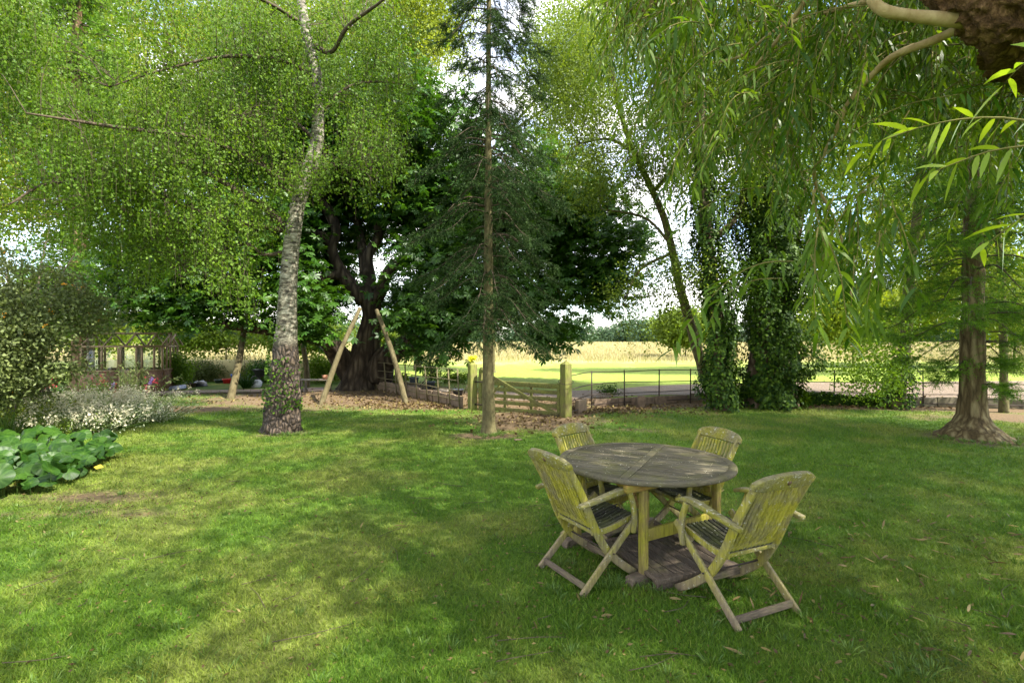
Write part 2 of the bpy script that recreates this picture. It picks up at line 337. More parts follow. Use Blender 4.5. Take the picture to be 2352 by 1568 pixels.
def birchmat():
    m, n, l, out = newmat('birch_bark'); tc = N_(n, 'TexCoord'); at = N_(n, 'Attribute', attribute_name='rough')
    mp = N_(n, 'Mapping'); mp.inputs['Scale'].default_value = (1, 1, 3.2); no = N_(n, 'TexNoise', Scale=7, Detail=7, Roughness=.7)
    l.new(tc.outputs['Object'], mp.inputs[0]); l.new(mp.outputs[0], no.inputs['Vector'])
    rw = ramp(n, [(.40, (.035, .027, .018)), (.47, (.13, .115, .075)), (.57, (.29, .27, .20)), (.75, (.47, .44, .34))]); l.new(no.outputs['Fac'], rw.inputs[0])
    mp2 = N_(n, 'Mapping'); mp2.inputs['Scale'].default_value = (1, 1, .55); l.new(tc.outputs['Object'], mp2.inputs[0])
    nw = N_(n, 'TexNoise', Scale=5, Detail=5); l.new(mp2.outputs[0], nw.inputs['Vector']); mx0 = N_(n, 'MixRGB'); mx0.inputs[0].default_value = .10
    l.new(mp2.outputs[0], mx0.inputs[1]); l.new(nw.outputs['Color'], mx0.inputs[2])
    vo = N_(n, 'TexVoronoi', Scale=15, feature='DISTANCE_TO_EDGE'); l.new(mx0.outputs[0], vo.inputs['Vector'])
    rb = ramp(n, [(.0, (.014, .009, .006)), (.10, (.055, .038, .024)), (.35, (.125, .088, .058)), (.6, (.19, .14, .095))]); l.new(vo.outputs['Distance'], rb.inputs[0])
    ad = N_(n, 'Math', operation='MULTIPLY_ADD'); ad.inputs[1].default_value = .55; l.new(no.outputs['Fac'], ad.inputs[0]); l.new(at.outputs['Fac'], ad.inputs[2])
    rf = ramp(n, [(.70, (0, 0, 0)), (.80, (1, 1, 1))]); l.new(ad.outputs[0], rf.inputs[0])
    mx = N_(n, 'MixRGB'); l.new(rf.outputs[0], mx.inputs[0]); l.new(rw.outputs[0], mx.inputs[1]); l.new(rb.outputs[0], mx.inputs[2])
    hh = N_(n, 'MixRGB'); l.new(rf.outputs[0], hh.inputs[0]); hw = N_(n, 'Math', operation='MULTIPLY'); hw.inputs[1].default_value = .25
    l.new(no.outputs['Fac'], hw.inputs[0]); l.new(hw.outputs[0], hh.inputs[1]); hv = N_(n, 'Math', operation='MINIMUM'); hv.inputs[1].default_value = .35
    l.new(vo.outputs['Distance'], hv.inputs[0]); l.new(hv.outputs[0], hh.inputs[2])
    p = N_(n, 'BsdfPrincipled', Roughness=.8); bu = N_(n, 'Bump', Strength=1, Distance=.10); l.new(hh.outputs[0], bu.inputs['Height'])
    l.new(mx.outputs[0], p.inputs['Base Color']); l.new(bu.outputs[0], p.inputs['Normal']); l.new(p.outputs[0], out.inputs[0]); return m
M['birch_bark'] = birchmat()
MOSS = (.33, .30, .032)
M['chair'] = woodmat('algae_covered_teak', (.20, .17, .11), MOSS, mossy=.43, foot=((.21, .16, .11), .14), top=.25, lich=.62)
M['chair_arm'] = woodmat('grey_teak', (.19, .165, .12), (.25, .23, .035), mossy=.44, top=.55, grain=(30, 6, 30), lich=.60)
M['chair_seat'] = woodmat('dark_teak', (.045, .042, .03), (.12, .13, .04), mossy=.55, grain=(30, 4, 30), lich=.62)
M['table_top'] = woodmat('blackened_table_wood', (.125, .108, .070), (.15, .14, .05), lichen=(.34, .32, .27), mossy=.60, grain=(3, 34, 30), lich=.64)
M['table_leg'] = woodmat('algae_table_wood', (.20, .14, .06), (.30, .27, .035), mossy=.42, foot=((.20, .14, .10), .02), lich=.7)
M['table_apron'] = woodmat('orange_table_wood', (.28, .17, .05), (.25, .23, .035), mossy=.52, grain=(4, 4, 30), lich=.72)
M['foot_wood'] = woodmat('muddy_foot_wood', (.14, .108, .075), (.18, .17, .06), mossy=.66, grain=(5, 30, 30), lich=.72)
M['deck_wood'] = woodmat('damp_brown_deck_wood', (.105, .080, .057), (.14, .12, .05), mossy=.66, grain=(30, 4, 30), lich=.66)
M['gate_wood'] = woodmat('green_gate_wood', (.13, .11, .05), (.17, .18, .045), mossy=.45, grain=(12, 12, 12), lich=.72)
M['post_wood'] = woodmat('green_post_wood', (.16, .135, .06), (.20, .215, .05), mossy=.46, grain=(20, 20, 2), lich=.7)
M['iron'] = plain('rusted_iron', (.035, .021, .014), .8, .4, 20)
M['conc'] = plain('concrete_panel', (.175, .125, .08), .9, .28, 7, bump=.4)
M['brickish'] = plain('old_brick', (.14, .095, .06), .9, .35, 9, bump=.5)
M['soil'] = plain('dark_soil', (.06, .042, .03), .95, .5, 9, bump=1)

# ground: attributes bare (soil), dry (straw coloured turf), field (open meadow)
def groundmat():
    m, n, l, out = newmat('turf'); tc = N_(n, 'TexCoord')
    at = {k: N_(n, 'Attribute', attribute_name=k) for k in ('bare', 'dry', 'field', 'hay')}
    no = N_(n, 'TexNoise', Scale=28, Detail=8, Roughness=.7); l.new(tc.outputs['Object'], no.inputs['Vector'])
    ns = N_(n, 'TexNoise', Scale=9, Detail=6); l.new(tc.outputs['Object'], ns.inputs['Vector'])
    gr = ramp(n, [(.3, (.035, .075, .010)), (.7, (.085, .15, .022))]); l.new(no.outputs['Fac'], gr.inputs[0])
    dr = ramp(n, [(.3, (.10, .12, .025)), (.7, (.23, .22, .07))]); l.new(no.outputs['Fac'], dr.inputs[0])
    so = ramp(n, [(.3, (.07, .045, .028)), (.55, (.13, .092, .052)), (.75, (.27, .21, .12))]); l.new(no.outputs['Fac'], so.inputs[0])
    fi = ramp(n, [(.3, (.13, .195, .026)), (.7, (.24, .29, .055))]); l.new(ns.outputs['Fac'], fi.inputs[0])
    ha = ramp(n, [(.3, (.26, .26, .08)), (.7, (.44, .38, .18))]); l.new(ns.outputs['Fac'], ha.inputs[0])
    c = gr.outputs[0]
    for k, src in (('dry', dr), ('field', fi), ('hay', ha), ('bare', so)):
        x = N_(n, 'MixRGB'); l.new(at[k].outputs['Fac'], x.inputs[0]); l.new(c, x.inputs[1]); l.new(src.outputs[0], x.inputs[2]); c = x.outputs[0]
    p = N_(n, 'BsdfPrincipled', Roughness=.95); p.inputs['Specular IOR Level'].default_value = .1; bu = N_(n, 'Bump', Strength=.8, Distance=.02)
    l.new(no.outputs['Fac'], bu.inputs['Height']); l.new(c, p.inputs['Base Color']); l.new(bu.outputs[0], p.inputs['Normal']); l.new(p.outputs[0], out.inputs[0]); return m
def grassmat():
    m, n, l, out = newmat('grass_blades'); at = N_(n, 'Attribute', attribute_name='tint'); ad = N_(n, 'Attribute', attribute_name='dry')
    g1 = ramp(n, [(0, (.034, .095, .003)), (1, (.145, .255, .014))]); g2 = ramp(n, [(0, (.11, .15, .014)), (1, (.31, .34, .06))])
    l.new(at.outputs['Fac'], g1.inputs[0]); l.new(at.outputs['Fac'], g2.inputs[0]); x = N_(n, 'MixRGB')
    l.new(ad.outputs['Fac'], x.inputs[0]); l.new(g1.outputs[0], x.inputs[1]); l.new(g2.outputs[0], x.inputs[2])
    p = N_(n, 'BsdfPrincipled', Roughness=.6); p.inputs['Specular IOR Level'].default_value = .25; tr = N_(n, 'BsdfTranslucent'); mx = N_(n, 'MixShader'); mx.inputs[0].default_value = .3
    l.new(x.outputs[0], p.inputs['Base Color']); l.new(x.outputs[0], tr.inputs[0]); l.new(p.outputs[0], mx.inputs[1]); l.new(tr.outputs[0], mx.inputs[2]); l.new(mx.outputs[0], out.inputs[0]); return m
def gravelmat(name, a, b, sc=45):
    m, n, l, out = newmat(name); tc = N_(n, 'TexCoord'); vo = N_(n, 'TexVoronoi', Scale=sc); no = N_(n, 'TexNoise', Scale=3, Detail=6)
    l.new(tc.outputs['Object'], vo.inputs['Vector']); l.new(tc.outputs['Object'], no.inputs['Vector'])
    r = ramp(n, [(0, a), (1, b)]); sp = N_(n, 'SeparateColor'); l.new(vo.outputs['Color'], sp.inputs[0]); ml = N_(n, 'Math', operation='MULTIPLY_ADD'); ml.inputs[1].default_value = .6
    l.new(sp.outputs[0], ml.inputs[0]); mm = N_(n, 'Math', operation='MULTIPLY'); mm.inputs[1].default_value = .45; l.new(no.outputs['Fac'], mm.inputs[0]); l.new(mm.outputs[0], ml.inputs[2]); l.new(ml.outputs[0], r.inputs[0])
    p = N_(n, 'BsdfPrincipled', Roughness=.9); bu = N_(n, 'Bump', Strength=.9, Distance=.02); l.new(vo.outputs['Distance'], bu.inputs['Height'])
    l.new(r.outputs[0], p.inputs['Base Color']); l.new(bu.outputs[0], p.inputs['Normal']); l.new(p.outputs[0], out.inputs[0]); return m
M['ground'] = groundmat(); M['grass'] = grassmat()
M['gravel'] = gravelmat('drive_gravel', (.07, .048, .030), (.22, .16, .105)); M['path'] = gravelmat('path_gravel', (.13, .085, .065), (.36, .25, .19), 30)

# ------------------------------------------------------------------ ground
ZF = .20                                   # the field lies this much higher than the garden
BOUND = np.array([(-60, 24.), (-9.0, 23.6), (-6.2, 21.), (-4.9, 17.9), (-1.0, 12.55), (1.21, 11.4), (2.02, 12.78), (2.96, 13.25), (3.99, 13.67), (4.95, 13.9), (8.6, 13.45), (10.66, 13.05), (14, 12.4), (22, 11), (60, 9)])
def bound(x): return np.interp(x, BOUND[:, 0], BOUND[:, 1])
def gz(x, y):
    e = y-bound(x); gate = np.exp(-((x-.1)/1.6)**4); wdt = .12+1.8*gate
    rise = sstep(0.02, 1, e/wdt)*ZF
    return rise+sstep(45, 130, y)*.85+sstep(150, 500, y)*1.5
def attrs(x, y):
    e = y-bound(x); fld = sstep(0, .3, e)
    nz = n2(x, y, .9, 4, 3)-.5; nf = n2(x, y, 3.1, 3, 9)-.5
    bare = np.zeros_like(x)
    for cx, cy, rx, ry, s in [(-5.0, 15.2, 5.2, 3.0, 1.0), (-2.2, 13.2, 2.0, .9, .9), (.55, 10.9, 1.7, 1.5, 1.05), (-4.45, 5.45, 1.2, .35, .55), (-5.3, 4.9, 1.0, .25, .5), (-3.9, 4.95, .9, .2, .45), (-8.6, 12.6, 3.0, 1.0, .8),
                              (8.2, 8.7, 1.1, .8, .9), (-.5, 9.0, .8, .4, .7), (-12.5, 16.6, 2.0, .8, .8), (-4.1, 9.3, .7, .5, .5), (1.2, 3.9, .9, .8, .35), (2.0, 2.6, 1.3, .5, .3), (2.2, 9.6, 1.4, .5, .55), (11.2, 11.2, 2.5, 1.0, .8)]:
        bare = np.maximum(bare, s*np.clip(1.35-np.hypot((x-cx)/rx, (y-cy)/ry), 0, 1))
    edge = np.where(x > 1.2, np.clip(1.15-np.abs(y-bound(x)+.3)/1.0, 0, 1), 0)
    bare = np.maximum(bare, edge)
    bare = sstep(.24, .72, bare+nz*.6+nf*.55)
    bare = np.maximum(bare*(1-fld), 0)
    drive = fld*sstep(.5, .35, np.abs(e-.2)/4.0)*0
    soilb = fld*np.clip(1.15-(e)/2.6, 0, 1)*(x < 2.4)*(x > -6)
    bare = np.maximum(bare, sstep(.1, .5, soilb+nz*.2))
    dry = sstep(.44, .66, n2(x, y, 1.3, 4, 21)*.75+n2(x, y, .35, 3, 5)*.3)
    hay = fld*sstep(31, 44, y+nz*16+nf*6)
    return dict(bare=bare, dry=dry*(1-fld)*.66, field=fld, hay=hay)
def gridsheet():
    a = np.concatenate([-np.geomspace(900, 16, 26), np.arange(-15.6, 15.7, .2), np.geomspace(16, 900, 26)])
    b = np.concatenate([[-60, -30, -15, -8, -4, -1], np.arange(0, 3, .25), np.arange(3, 26, .12), np.geomspace(26.2, 1500, 60)])
    X, Y = np.meshgrid(a, b); x = X.ravel(); y = Y.ravel(); z = gz(x, y); A = attrs(x, y)
    nx = len(a); i = np.arange(len(b)-1)[:, None]*nx; j = np.arange(nx-1)[None]
    q = np.stack([i+j, i+j+1, i+nx+j+1, i+nx+j], -1).reshape(-1, 4); V = np.stack([x, y, z], 1)
    cx = V[q].mean(1); isf = (cx[:, 1] > bound(cx[:, 0])+.02)
    for nm, msk in (('lawn', ~isf), ('field', isf)):
        qq = q[msk]; us = np.unique(qq); mp_ = np.zeros(len(V), int); mp_[us] = np.arange(len(us))
        mb = MB(); mb.add(V[us], mp_[qq]); tag(mk(nm, mb, M['ground'], attrs={k: v[us] for k, v in A.items()}, smooth=True), kind='structure')
gridsheet()
def sheet(name, poly_lo, poly_hi, mat, dz=.004, zfun=gz):
    lo = spline(poly_lo, 10)[:, :2]; hi = spline(poly_hi, 10)[:, :2]; m = 10; mb = MB()
    t = np.linspace(0, 1, m+1)[None, :, None]; G = lo[:, None]*(1-t)+hi[:, None]*t; x = G[..., 0].ravel(); y = G[..., 1].ravel()
    V = np.stack([x, y, zfun(x, y)+dz], 1); n = len(lo); i = np.arange(n-1)[:, None]*(m+1); j = np.arange(m)[None]
    mb.add(V, np.stack([i+j, i+m+1+j, i+m+2+j, i+j+1], -1).reshape(-1, 4)); return tag(mk(name, mb, mat), kind='structure')
def z2(p): return [p[0], p[1], 0]
# drive behind the fence and the path by the greenhouse
sheet('gravel_drive', [(-.2, 13.3, 0), (1.2, 12.9, 0), (2.2, 13.2, 0), (4.2, 14.0, 0), (8.6, 13.75, 0), (14, 12.7, 0), (26, 11.0, 0)],
      [(-1.5, 15.0, 0), (1.2, 15.2, 0), (3, 15.6, 0), (5, 17.0, 0), (8.6, 18.0, 0), (14, 18.5, 0), (30, 20, 0)], M['gravel'], .012)
sheet('garden_path', [z2(g(250, 915)), z2(g(420, 905)), z2(g(620, 902)), z2(g(760, 897))], [z2(g(270, 900)), z2(g(420, 897)), z2(g(620, 893)), z2(g(760, 889))], M['path'], .006)
mb = MB(); tube(mb, [g(330, 912)+[0, 0, .02], g(450, 905.5)+[0, 0, .02], g(610, 902.5)+[0, 0, .02]], [.04]*3, 6, 12); tag(mk('path_edging', mb, M['twig']), 'low dark timber edging along the near side of the gravel path', 'edging')

# lawn blades
def blades():
    mb = MB(); dry = []
    n = 620000
    d = 2.0*np.exp(rnd(n)*math.log(17/2.0)); d = d[rnd(len(d)) < np.clip(1.1-(d-8)/14, .25, 1)]
    x = (rnd(len(d))*2-1)*1.06*d*1.0; A = attrs(x, d); e = d-bound(x)
    dens = .55+.9*n2(x, d, 2.2, 3, 40)-.2
    keep = (e < -.25) & (rnd(len(d)) > A['bare']*1.02-.02) & (rnd(len(d)) < dens)
    x, d = x[keep], d[keep]; dr = A['dry'][keep]; n = len(x)
    L = (.020+.034*rnd(n))*(.55+1.0*n2(x, d, 2.7, 4, 77)); lean = rdir(n)*.8; lean[:, 2] = np.abs(lean[:, 2])*.5+.55; dd = unit(lean)
    L = L*(1+.05*np.clip(d-4, 0, 10)); w = (.0020+.00060*d)*(.6+.8*rnd(n)); p = np.stack([x, d, gz(x, d)-.003], 1); th = rnd(n)*PI
    s = np.stack([np.cos(th), np.sin(th), 0*th], 1)*w[:, None]; bend = unit(dd+np.stack([np.cos(th*5), np.sin(th*5), -.25+0*th], 1)*.5)
    m_ = p+dd*(L*.55)[:, None]; tip = m_+bend*(L*.5)[:, None]
    V = np.stack([p-s/2, p+s/2, m_+s*.4, m_-s*.4, tip], 1).reshape(-1, 3); b = np.arange(n)[:, None]*5
    tt = np.clip(rnd(n)*.8+.2*n2(x, d, 4, 2, 6), 0, 1); mb.add(V, b+np.array([[0, 1, 2, 3]]), b+np.array([[3, 2, 4]]), a=np.repeat(tt, 5))
    dd_ = np.clip(dr+(rnd(n) < .12)*.6, 0, 1)
    tag(mk('lawn_grass', mb, M['grass'], attrs={'dry': np.repeat(dd_, 5)}), 'short mown green grass with straw-coloured patches', 'grass', kind='stuff')
    # meadow of tall dry grass
    mb = MB(); n = 190000; d = 36*np.exp(rnd(n)*math.log(150/36)); x = (rnd(n)*2-1)*1.1*d
    keep = (d+(n2(x, d, .2, 3, 5)-.5)*14+R.normal(size=n)*2.5 > 38.5); x, d = x[keep], d[keep]; n = len(x)
    h = (.15+.75*n2(x, d, .12, 3, 31)**1.3)*(.6+.6*rnd(n)); w = .004+.00035*d
    th = rnd(n)*PI; s = np.stack([np.cos(th), np.sin(th), 0*th], 1)*w[:, None]; p = np.stack([x, d, gz(x, d)], 1); t_ = p+np.stack([R.normal(size=n)*.12, R.normal(size=n)*.1, h], 1)
    V = np.stack([p-s, p+s, t_+s*.7, t_-s*.7], 1).reshape(-1, 3); mb.add(V, np.arange(4*n).reshape(-1, 4), a=np.repeat(rnd(n), 4))
    tag(mk('meadow_grass', mb, leafmat('hay', (.27, .26, .10), (.52, .43, .27), .3, .8, .1, (1, 1, .8))), 'tall pinkish straw meadow grass at the far side of the field', 'meadow grass', kind='stuff')
blades()

def weeds():
    mb = MB(); spots = [(1.25, 2.98), (1.72, 3.18), (1.2, 3.45), (1.62, 3.6), (.30, 3.40), (.42, 3.80), (.75, 3.5), (.86, 3.86), (.78, 3.45), (.95, 3.5), (1.0, 3.35), (1.6, 3.62), (1.35, 3.5)]
    spots += [(-4.0+.42*math.cos(a), 9.45+.42*math.sin(a)) for a in np.linspace(PI, 2*PI, 14)]+[(-.43+.2*math.cos(a), 9.13+.2*math.sin(a)) for a in np.linspace(PI, 2*PI, 7)]+[(8.2+.6*math.cos(a), 8.85+.6*math.sin(a)) for a in np.linspace(PI, 2*PI, 12)]
    for x, y in spots:
        for k in range(3): tuft(mb, (x+random.gauss(0, .05), y+random.gauss(0, .05), 0), 16, random.uniform(.05, .10), .03, .004+.0004*y, .9)
    n = 260; d = 2.4*np.exp(rnd(n)*math.log(9/2.4)); x = (rnd(n)*2-1)*d*1.03
    for a, b in zip(x, d): tuft(mb, (a, b, 0), random.randint(8, 22), random.uniform(.04, .085), .04, .0035+.0006*b, 1.0)
    tag(mk('grass_tufts', mb, M['blade']), 'longer grass tufts in the lawn and round the furniture feet', 'grass', kind='stuff')
    mb = MB(); n = 520; d = 2.3*np.exp(rnd(n)*math.log(8/2.3)); x = (rnd(n)*2-1)*d*1.03; kp = n2(x, d, .8, 2, 66) > .5; x, d = x[kp], d[kp]
    c = np.stack([x, d, .03+0*x], 1); q = np.repeat(c, 16, 0)+R.normal(size=(len(c)*16, 3))*np.array([.045, .045, .004]); dd = rdir(len(q)); dd[:, 2] *= .2
    leaves(mb, q, unit(dd), .016*(.7+.6*rnd(len(q))), .015, .2+.5*rnd(len(q)), nrm=np.array([0, 0, 1.])); tag(mk('clover', mb, M['ivy']), 'small clover and weed patches in the turf', 'clover', kind='stuff')

# far wood along the horizon
def farwood():
    mb = MB()
    for i in range(34):
        px = 200+i*66+random.uniform(-20, 20); d = random.uniform(170, 260); top = random.uniform(738, 762); rw = random.uniform(28, 60)
        c = in_blobs([(px, (top+800)/2, rw, (800-top)/2+8, d, rw/F*d)], 420); cloud(mb, c, 9, (2.4, 2.4, 1.6), 1.1, .9, tvar=.5)
    tag(mk('distant_wood', mb, M['wood_far']), 'bluish green wood along the horizon behind the meadow', 'wood', kind='stuff')
farwood()

# ------------------------------------------------------------------ trees
def bark_disp(seed, amp=.12, sc=3.0, flute=0, flare=0):
    def f(p, th, u):
        q = p.reshape(-1, 3)*np.array([sc, sc, sc*.45]); k = 1+amp*(fbm(q, 3, seed).reshape(th.shape)-.5)*2
        if flute: k = k+flute*np.sin(th*5+u*1.3+seed)*(.6+.4*np.sin(th*2+seed))
        return k
    return f
def tree(name, label, base, trunkmat, limbs, group=None, cat='tree', seg=12, amp=.1, sc=3, n=8, flute=0, disp0=None):
    """limbs: list of (points, radii); the first is the trunk"""
    t = thing(name, label, cat, base, group); mb = MB(); cs = []
    for k, (pts, rad) in enumerate(limbs):
        c, r = tube(mb, pts, rad, seg if k == 0 else max(6, seg//2), n if k == 0 else 6, bark_disp(k+3, amp, sc, flute if k == 0 else flute*.5)); cs.append(c)
    tr = mk('trunk', mb, trunkmat, t, smooth=True); return t, tr, cs

# near birch
def near_birch():
    b = g(648, 990); D = b[1]
    t = thing('birch_tree', 'tall white-barked birch with rugged brown base standing left of centre on the lawn', 'birch tree', b)
    mb = MB(); ctrl = [(646, 1002), (647, 985), (650, 930), (655, 840), (658, 760), (662, 660), (670, 560), (684, 470), (706, 400), (727, 330), (730, 250), (726, 170), (706, 90), (692, 0), (676, -120), (668, -300)]
    pts = [P(a, c, D-.012*i) for i, (a, c) in enumerate(ctrl)]; rad = np.array([50, 42, 37, 30, 23, 19, 17.5, 16, 16, 14, 12.5, 12, 11, 9, 7, 4])/F*D
    def dsp(p, th, u):
        rough = sstep(4.6, 2.6, u); q = p.reshape(-1, 3); k = (fbm(q*np.array([9, 9, 4.5]), 4, 5).reshape(th.shape)-.5)
        root = sstep(1.6, 0, u)*(.16*np.sin(th*4+1)+.1*np.sin(th*7)); return 1+k*(.34*rough+.04)+root
    tube(mb, pts, rad, 72, 26, dsp); V = np.concatenate(mb.v); zc = H-(V[:, 2]-H)*0; py = 784-(V[:, 2]-H)/D*F
    rough = sstep(690, 860, py)*.75+.0
    mk('trunk', mb, M['birch_bark'], t, smooth=True, attrs={'rough': rough})
    mb = MB(); cs = []
    LB = [([(655, 520), (600, 470), (545, 440), (495, 408), (430, 380), (350, 340)], [15, 13, 11, 9, 5, 2], 0, -1.2), ([(728, 330), (690, 290), (640, 260), (560, 180)], [8, 6, 4, 2], 0, 1.2),
          ([(706, 95), (760, 120), (800, 60), (880, 0), (960, -80)], [9, 7, 6, 4, 2], 0, -1.2), ([(700, 60), (640, 20), (560, -20), (420, -80)], [8, 6, 4, 2], 0, -2.0),
          ([(725, 270), (800, 200), (900, 190), (980, 220)], [6, 5, 3, 1.5], 0, .8), ([(685, 460), (620, 400), (560, 300), (545, 270)], [8, 6, 4, 2], 0, -1), ([(668, 575), (610, 585), (560, 560), (480, 590), (420, 640)], [8, 6, 5, 3, 1.5], 0, -.6),
          ([(727, 180), (650, 140), (520, 130), (380, 160), (250, 200)], [8, 7, 5, 3, 2], 0, -1.8), ([(705, 410), (770, 380), (830, 390), (860, 420)], [6, 4, 3, 1.5], 0, -.9),
          ([(655, 530), (500, 500), (300, 430), (120, 420), (20, 470)], [10, 8, 6, 4, 2], 0, -2.2), ([(690, 440), (500, 330), (250, 290), (60, 260)], [9, 7, 5, 2], 0, -2.8)]
    for pp, rr, z0, z1 in LB:
        k = len(pp); c, r = tube(mb, [P(a, b_, D+z1*i/(k-1)) for i, (a, b_) in enumerate(pp)], np.array(rr)*.68/F*D, 8, 6, bark_disp(2, .15, 6)); cs.append(c)
    bl = [(470, 130, 230, 190, 9.4, 1.6), (260, 250, 260, 200, 8.4, 1.6), (470, 400, 190, 150, 8.9, 1.2), (545, 590, 85, 100, 8.9, .6), (700, 375, 95, 50, 8.5, .3), (850, 330, 80, 90, 8.9, .6), (850, 120, 110, 150, 9.6, 1.2), (330, 60, 300, 140, 8.2, 1.8),
          (120, 400, 180, 140, 7.8, 1.2), (380, 560, 130, 120, 9.3, .9), (690, 60, 230, 150, 11.2, 1.2), (80, 120, 160, 160, 8.0, 1.5), (590, 230, 90, 90, 8.8, .5), (660, 200, 70, 50, 8.9, .25), (745, 90, 70, 80, 8.9, .25)]
    cen = in_blobs(bl, 5200); cen = np.concatenate([cen[fbm(cen*1.1, 4, 8) > .495], in_blobs([(700, 372, 85, 42, 8.95, .25), (690, 190, 60, 50, 9.0, .2), (640, 90, 60, 60, 9.0, .3), (560, 470, 80, 60, 8.9, .3)], 170)])
    twigs(mb, cen, cs, .007, .5); br = mb
    mb = MB(); cloud(mb, cen, 46, (.42, .42, .34), .05, .040, 'weep', droop=.9, th_mb=br); mk('crown', mb, M['birch_leaf'], t); mk('branches', br, M['twig'], t)
    # ivy up the trunk
    mb = MB(); n = 520; u = rnd(n); py = 740+u*200; r_ = (29+u*10)/F*D; th = R.normal(size=n)*1.0-PI/2+.5*np.sin(py/24)
    p = np.stack([P(1176, 784, D)[0]+0*u+(np.interp(py, [750, 940], [659, 650])-1176)/F*D+np.cos(th)*r_*1.03, D-.05+np.sin(th)*r_*1.05, H-(py-784)/F*D], 1)
    k = fbm(p*2.5, 2, 4) > .44; p = p[k]; o = unit(np.stack([np.cos(th), np.sin(th), -.7+0*th], 1))[k]
    leaves(mb, p, unit(o+rdir(len(p))*.5), .05, .05, rnd(len(p)), nrm=np.array([0, -1., .3])); mk('ivy', mb, M['ivy'], t)
near_birch()

# old chestnut behind
def chestnut():
    b = g(822, 893); D = b[1]
    L = [([(825, 900), (826, 880), (832, 830), (848, 770), (856, 720), (848, 685), (838, 660)], [62, 50, 40, 32, 26, 26, 24], 0),
         ([(838, 690), (805, 655), (776, 612), (762, 570), (772, 530), (752, 480), (725, 440), (700, 380)], [24, 19, 16, 14, 12, 14, 13, 7], -.5), ([(838, 690), (848, 640), (846, 590), (868, 545), (870, 510), (902, 480), (890, 400), (900, 300)], [20, 15, 13, 12, 11, 11, 8, 5], .6),
         ([(852, 700), (876, 665), (894, 622), (945, 592), (1000, 605), (1060, 570), (1150, 520)], [20, 17, 15, 13, 11, 8, 5], -1.5), ([(856, 745), (900, 740), (930, 690), (960, 640), (1000, 580)], [20, 16, 14, 12, 8], 1.5),
         ([(868, 862), (890, 820), (940, 790), (1000, 780), (1050, 765), (1120, 740), (1200, 700), (1290, 690)], [40, 32, 24, 20, 17, 12, 9, 5], -2.2), ([(805, 860), (770, 800), (720, 770), (650, 760), (560, 750), (500, 745)], [30, 26, 20, 16, 13, 8], -2.5),
         ([(800, 630), (750, 635), (700, 650), (640, 640)], [14, 12, 9, 6], -1.5), ([(840, 640), (830, 560), (815, 480), (800, 400), (790, 280)], [14, 12, 10, 8, 5], 1.5),
         ([(768, 560), (700, 540), (600, 600), (480, 600), (383, 524), (287, 486), (200, 450), (115, 470)], [16, 14, 12, 11, 10, 9, 6, 3], -5.0), ([(383, 524), (330, 470), (290, 430), (220, 400)], [9, 7, 5, 3], -.3), ([(383, 524), (380, 450), (350, 400)], [6, 4, 2], .2)]
    lim = []
    for k, (pp, rr, dz) in enumerate(L):
        z0 = -4.0 if k in (10, 11) else 0
        kk = len(pp); lim.append(([P(a, c, D+z0+dz*i/(kk-1)) for i, (a, c) in enumerate(pp)], np.array(rr)/F*D*.86))
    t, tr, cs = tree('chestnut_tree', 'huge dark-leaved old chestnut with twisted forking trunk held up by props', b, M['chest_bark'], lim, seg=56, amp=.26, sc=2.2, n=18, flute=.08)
    bl = [(820, 310, 330, 170, 18, 2.6), (735, 650, 80, 90, 18.8, .9), (940, 700, 60, 60, 19, .8), (500, 560, 230, 150, 16, 1.6), (350, 640, 110, 90, 15.5, 1.0), (1150, 480, 230, 160, 17.5, 2), (1340, 560, 150, 150, 17.5, 1.6), (1030, 640, 160, 90, 17, 1.5), (640, 690, 120, 55, 15.8, .9), (450, 700, 110, 50, 15.5, 1.0),
          (1000, 740, 120, 40, 16, .8), (1190, 690, 130, 60, 16, 1), (960, 480, 200, 120, 19, 1.6), (720, 500, 170, 120, 19.5, 1.4), (600, 350, 230, 180, 18, 2), (1370, 660, 50, 60, 16.5, .8), (1260, 760, 60, 30, 16, .5), (700, 760, 60, 20, 16, .6), (1000, 800, 80, 18, 15.7, .4), (330, 700, 60, 45, 15.3, .8)]
    cen = in_blobs(bl, 5200); cen = cen[(fbm(cen*.8, 3, 18) > .38)]
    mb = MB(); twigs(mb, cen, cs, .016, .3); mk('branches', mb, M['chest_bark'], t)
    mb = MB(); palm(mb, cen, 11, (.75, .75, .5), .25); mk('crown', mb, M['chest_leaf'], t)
    return D
chestnut()
def pole(px0, py0, px1, py1, dd, r, label, name='prop_pole'):
    a = g(px0, py0); mb = MB(); b = P(px1, py1, a[1]+dd); m = (a+b)/2+R.normal(size=3)*.04
    tube(mb, [a-[0, 0, .1], a, m, b], np.array([1.15, 1.1, .95, .8])*r/F*a[1], 12, 8, bark_disp(int(px0), .16, 6)); tag(mk(name, mb, M['pole'], org=a, smooth=True), label, 'prop', 'rough poles propping the old chestnut')
pole(738, 928, 827, 708, 1.6, 6.3, 'pale rough pole leaning right against the old forked trunk')
pole(932, 925, 865, 712, 1.6, 6.3, 'pale rough pole leaning left against the old forked trunk')
pole(530, 915, 560, 762, 1.2, 8, 'dark mossy pole under the low limb left of the birch')
pole(706, 889, 690, 765, .4, 6, 'thin dark pole just right of the birch under the low limb')

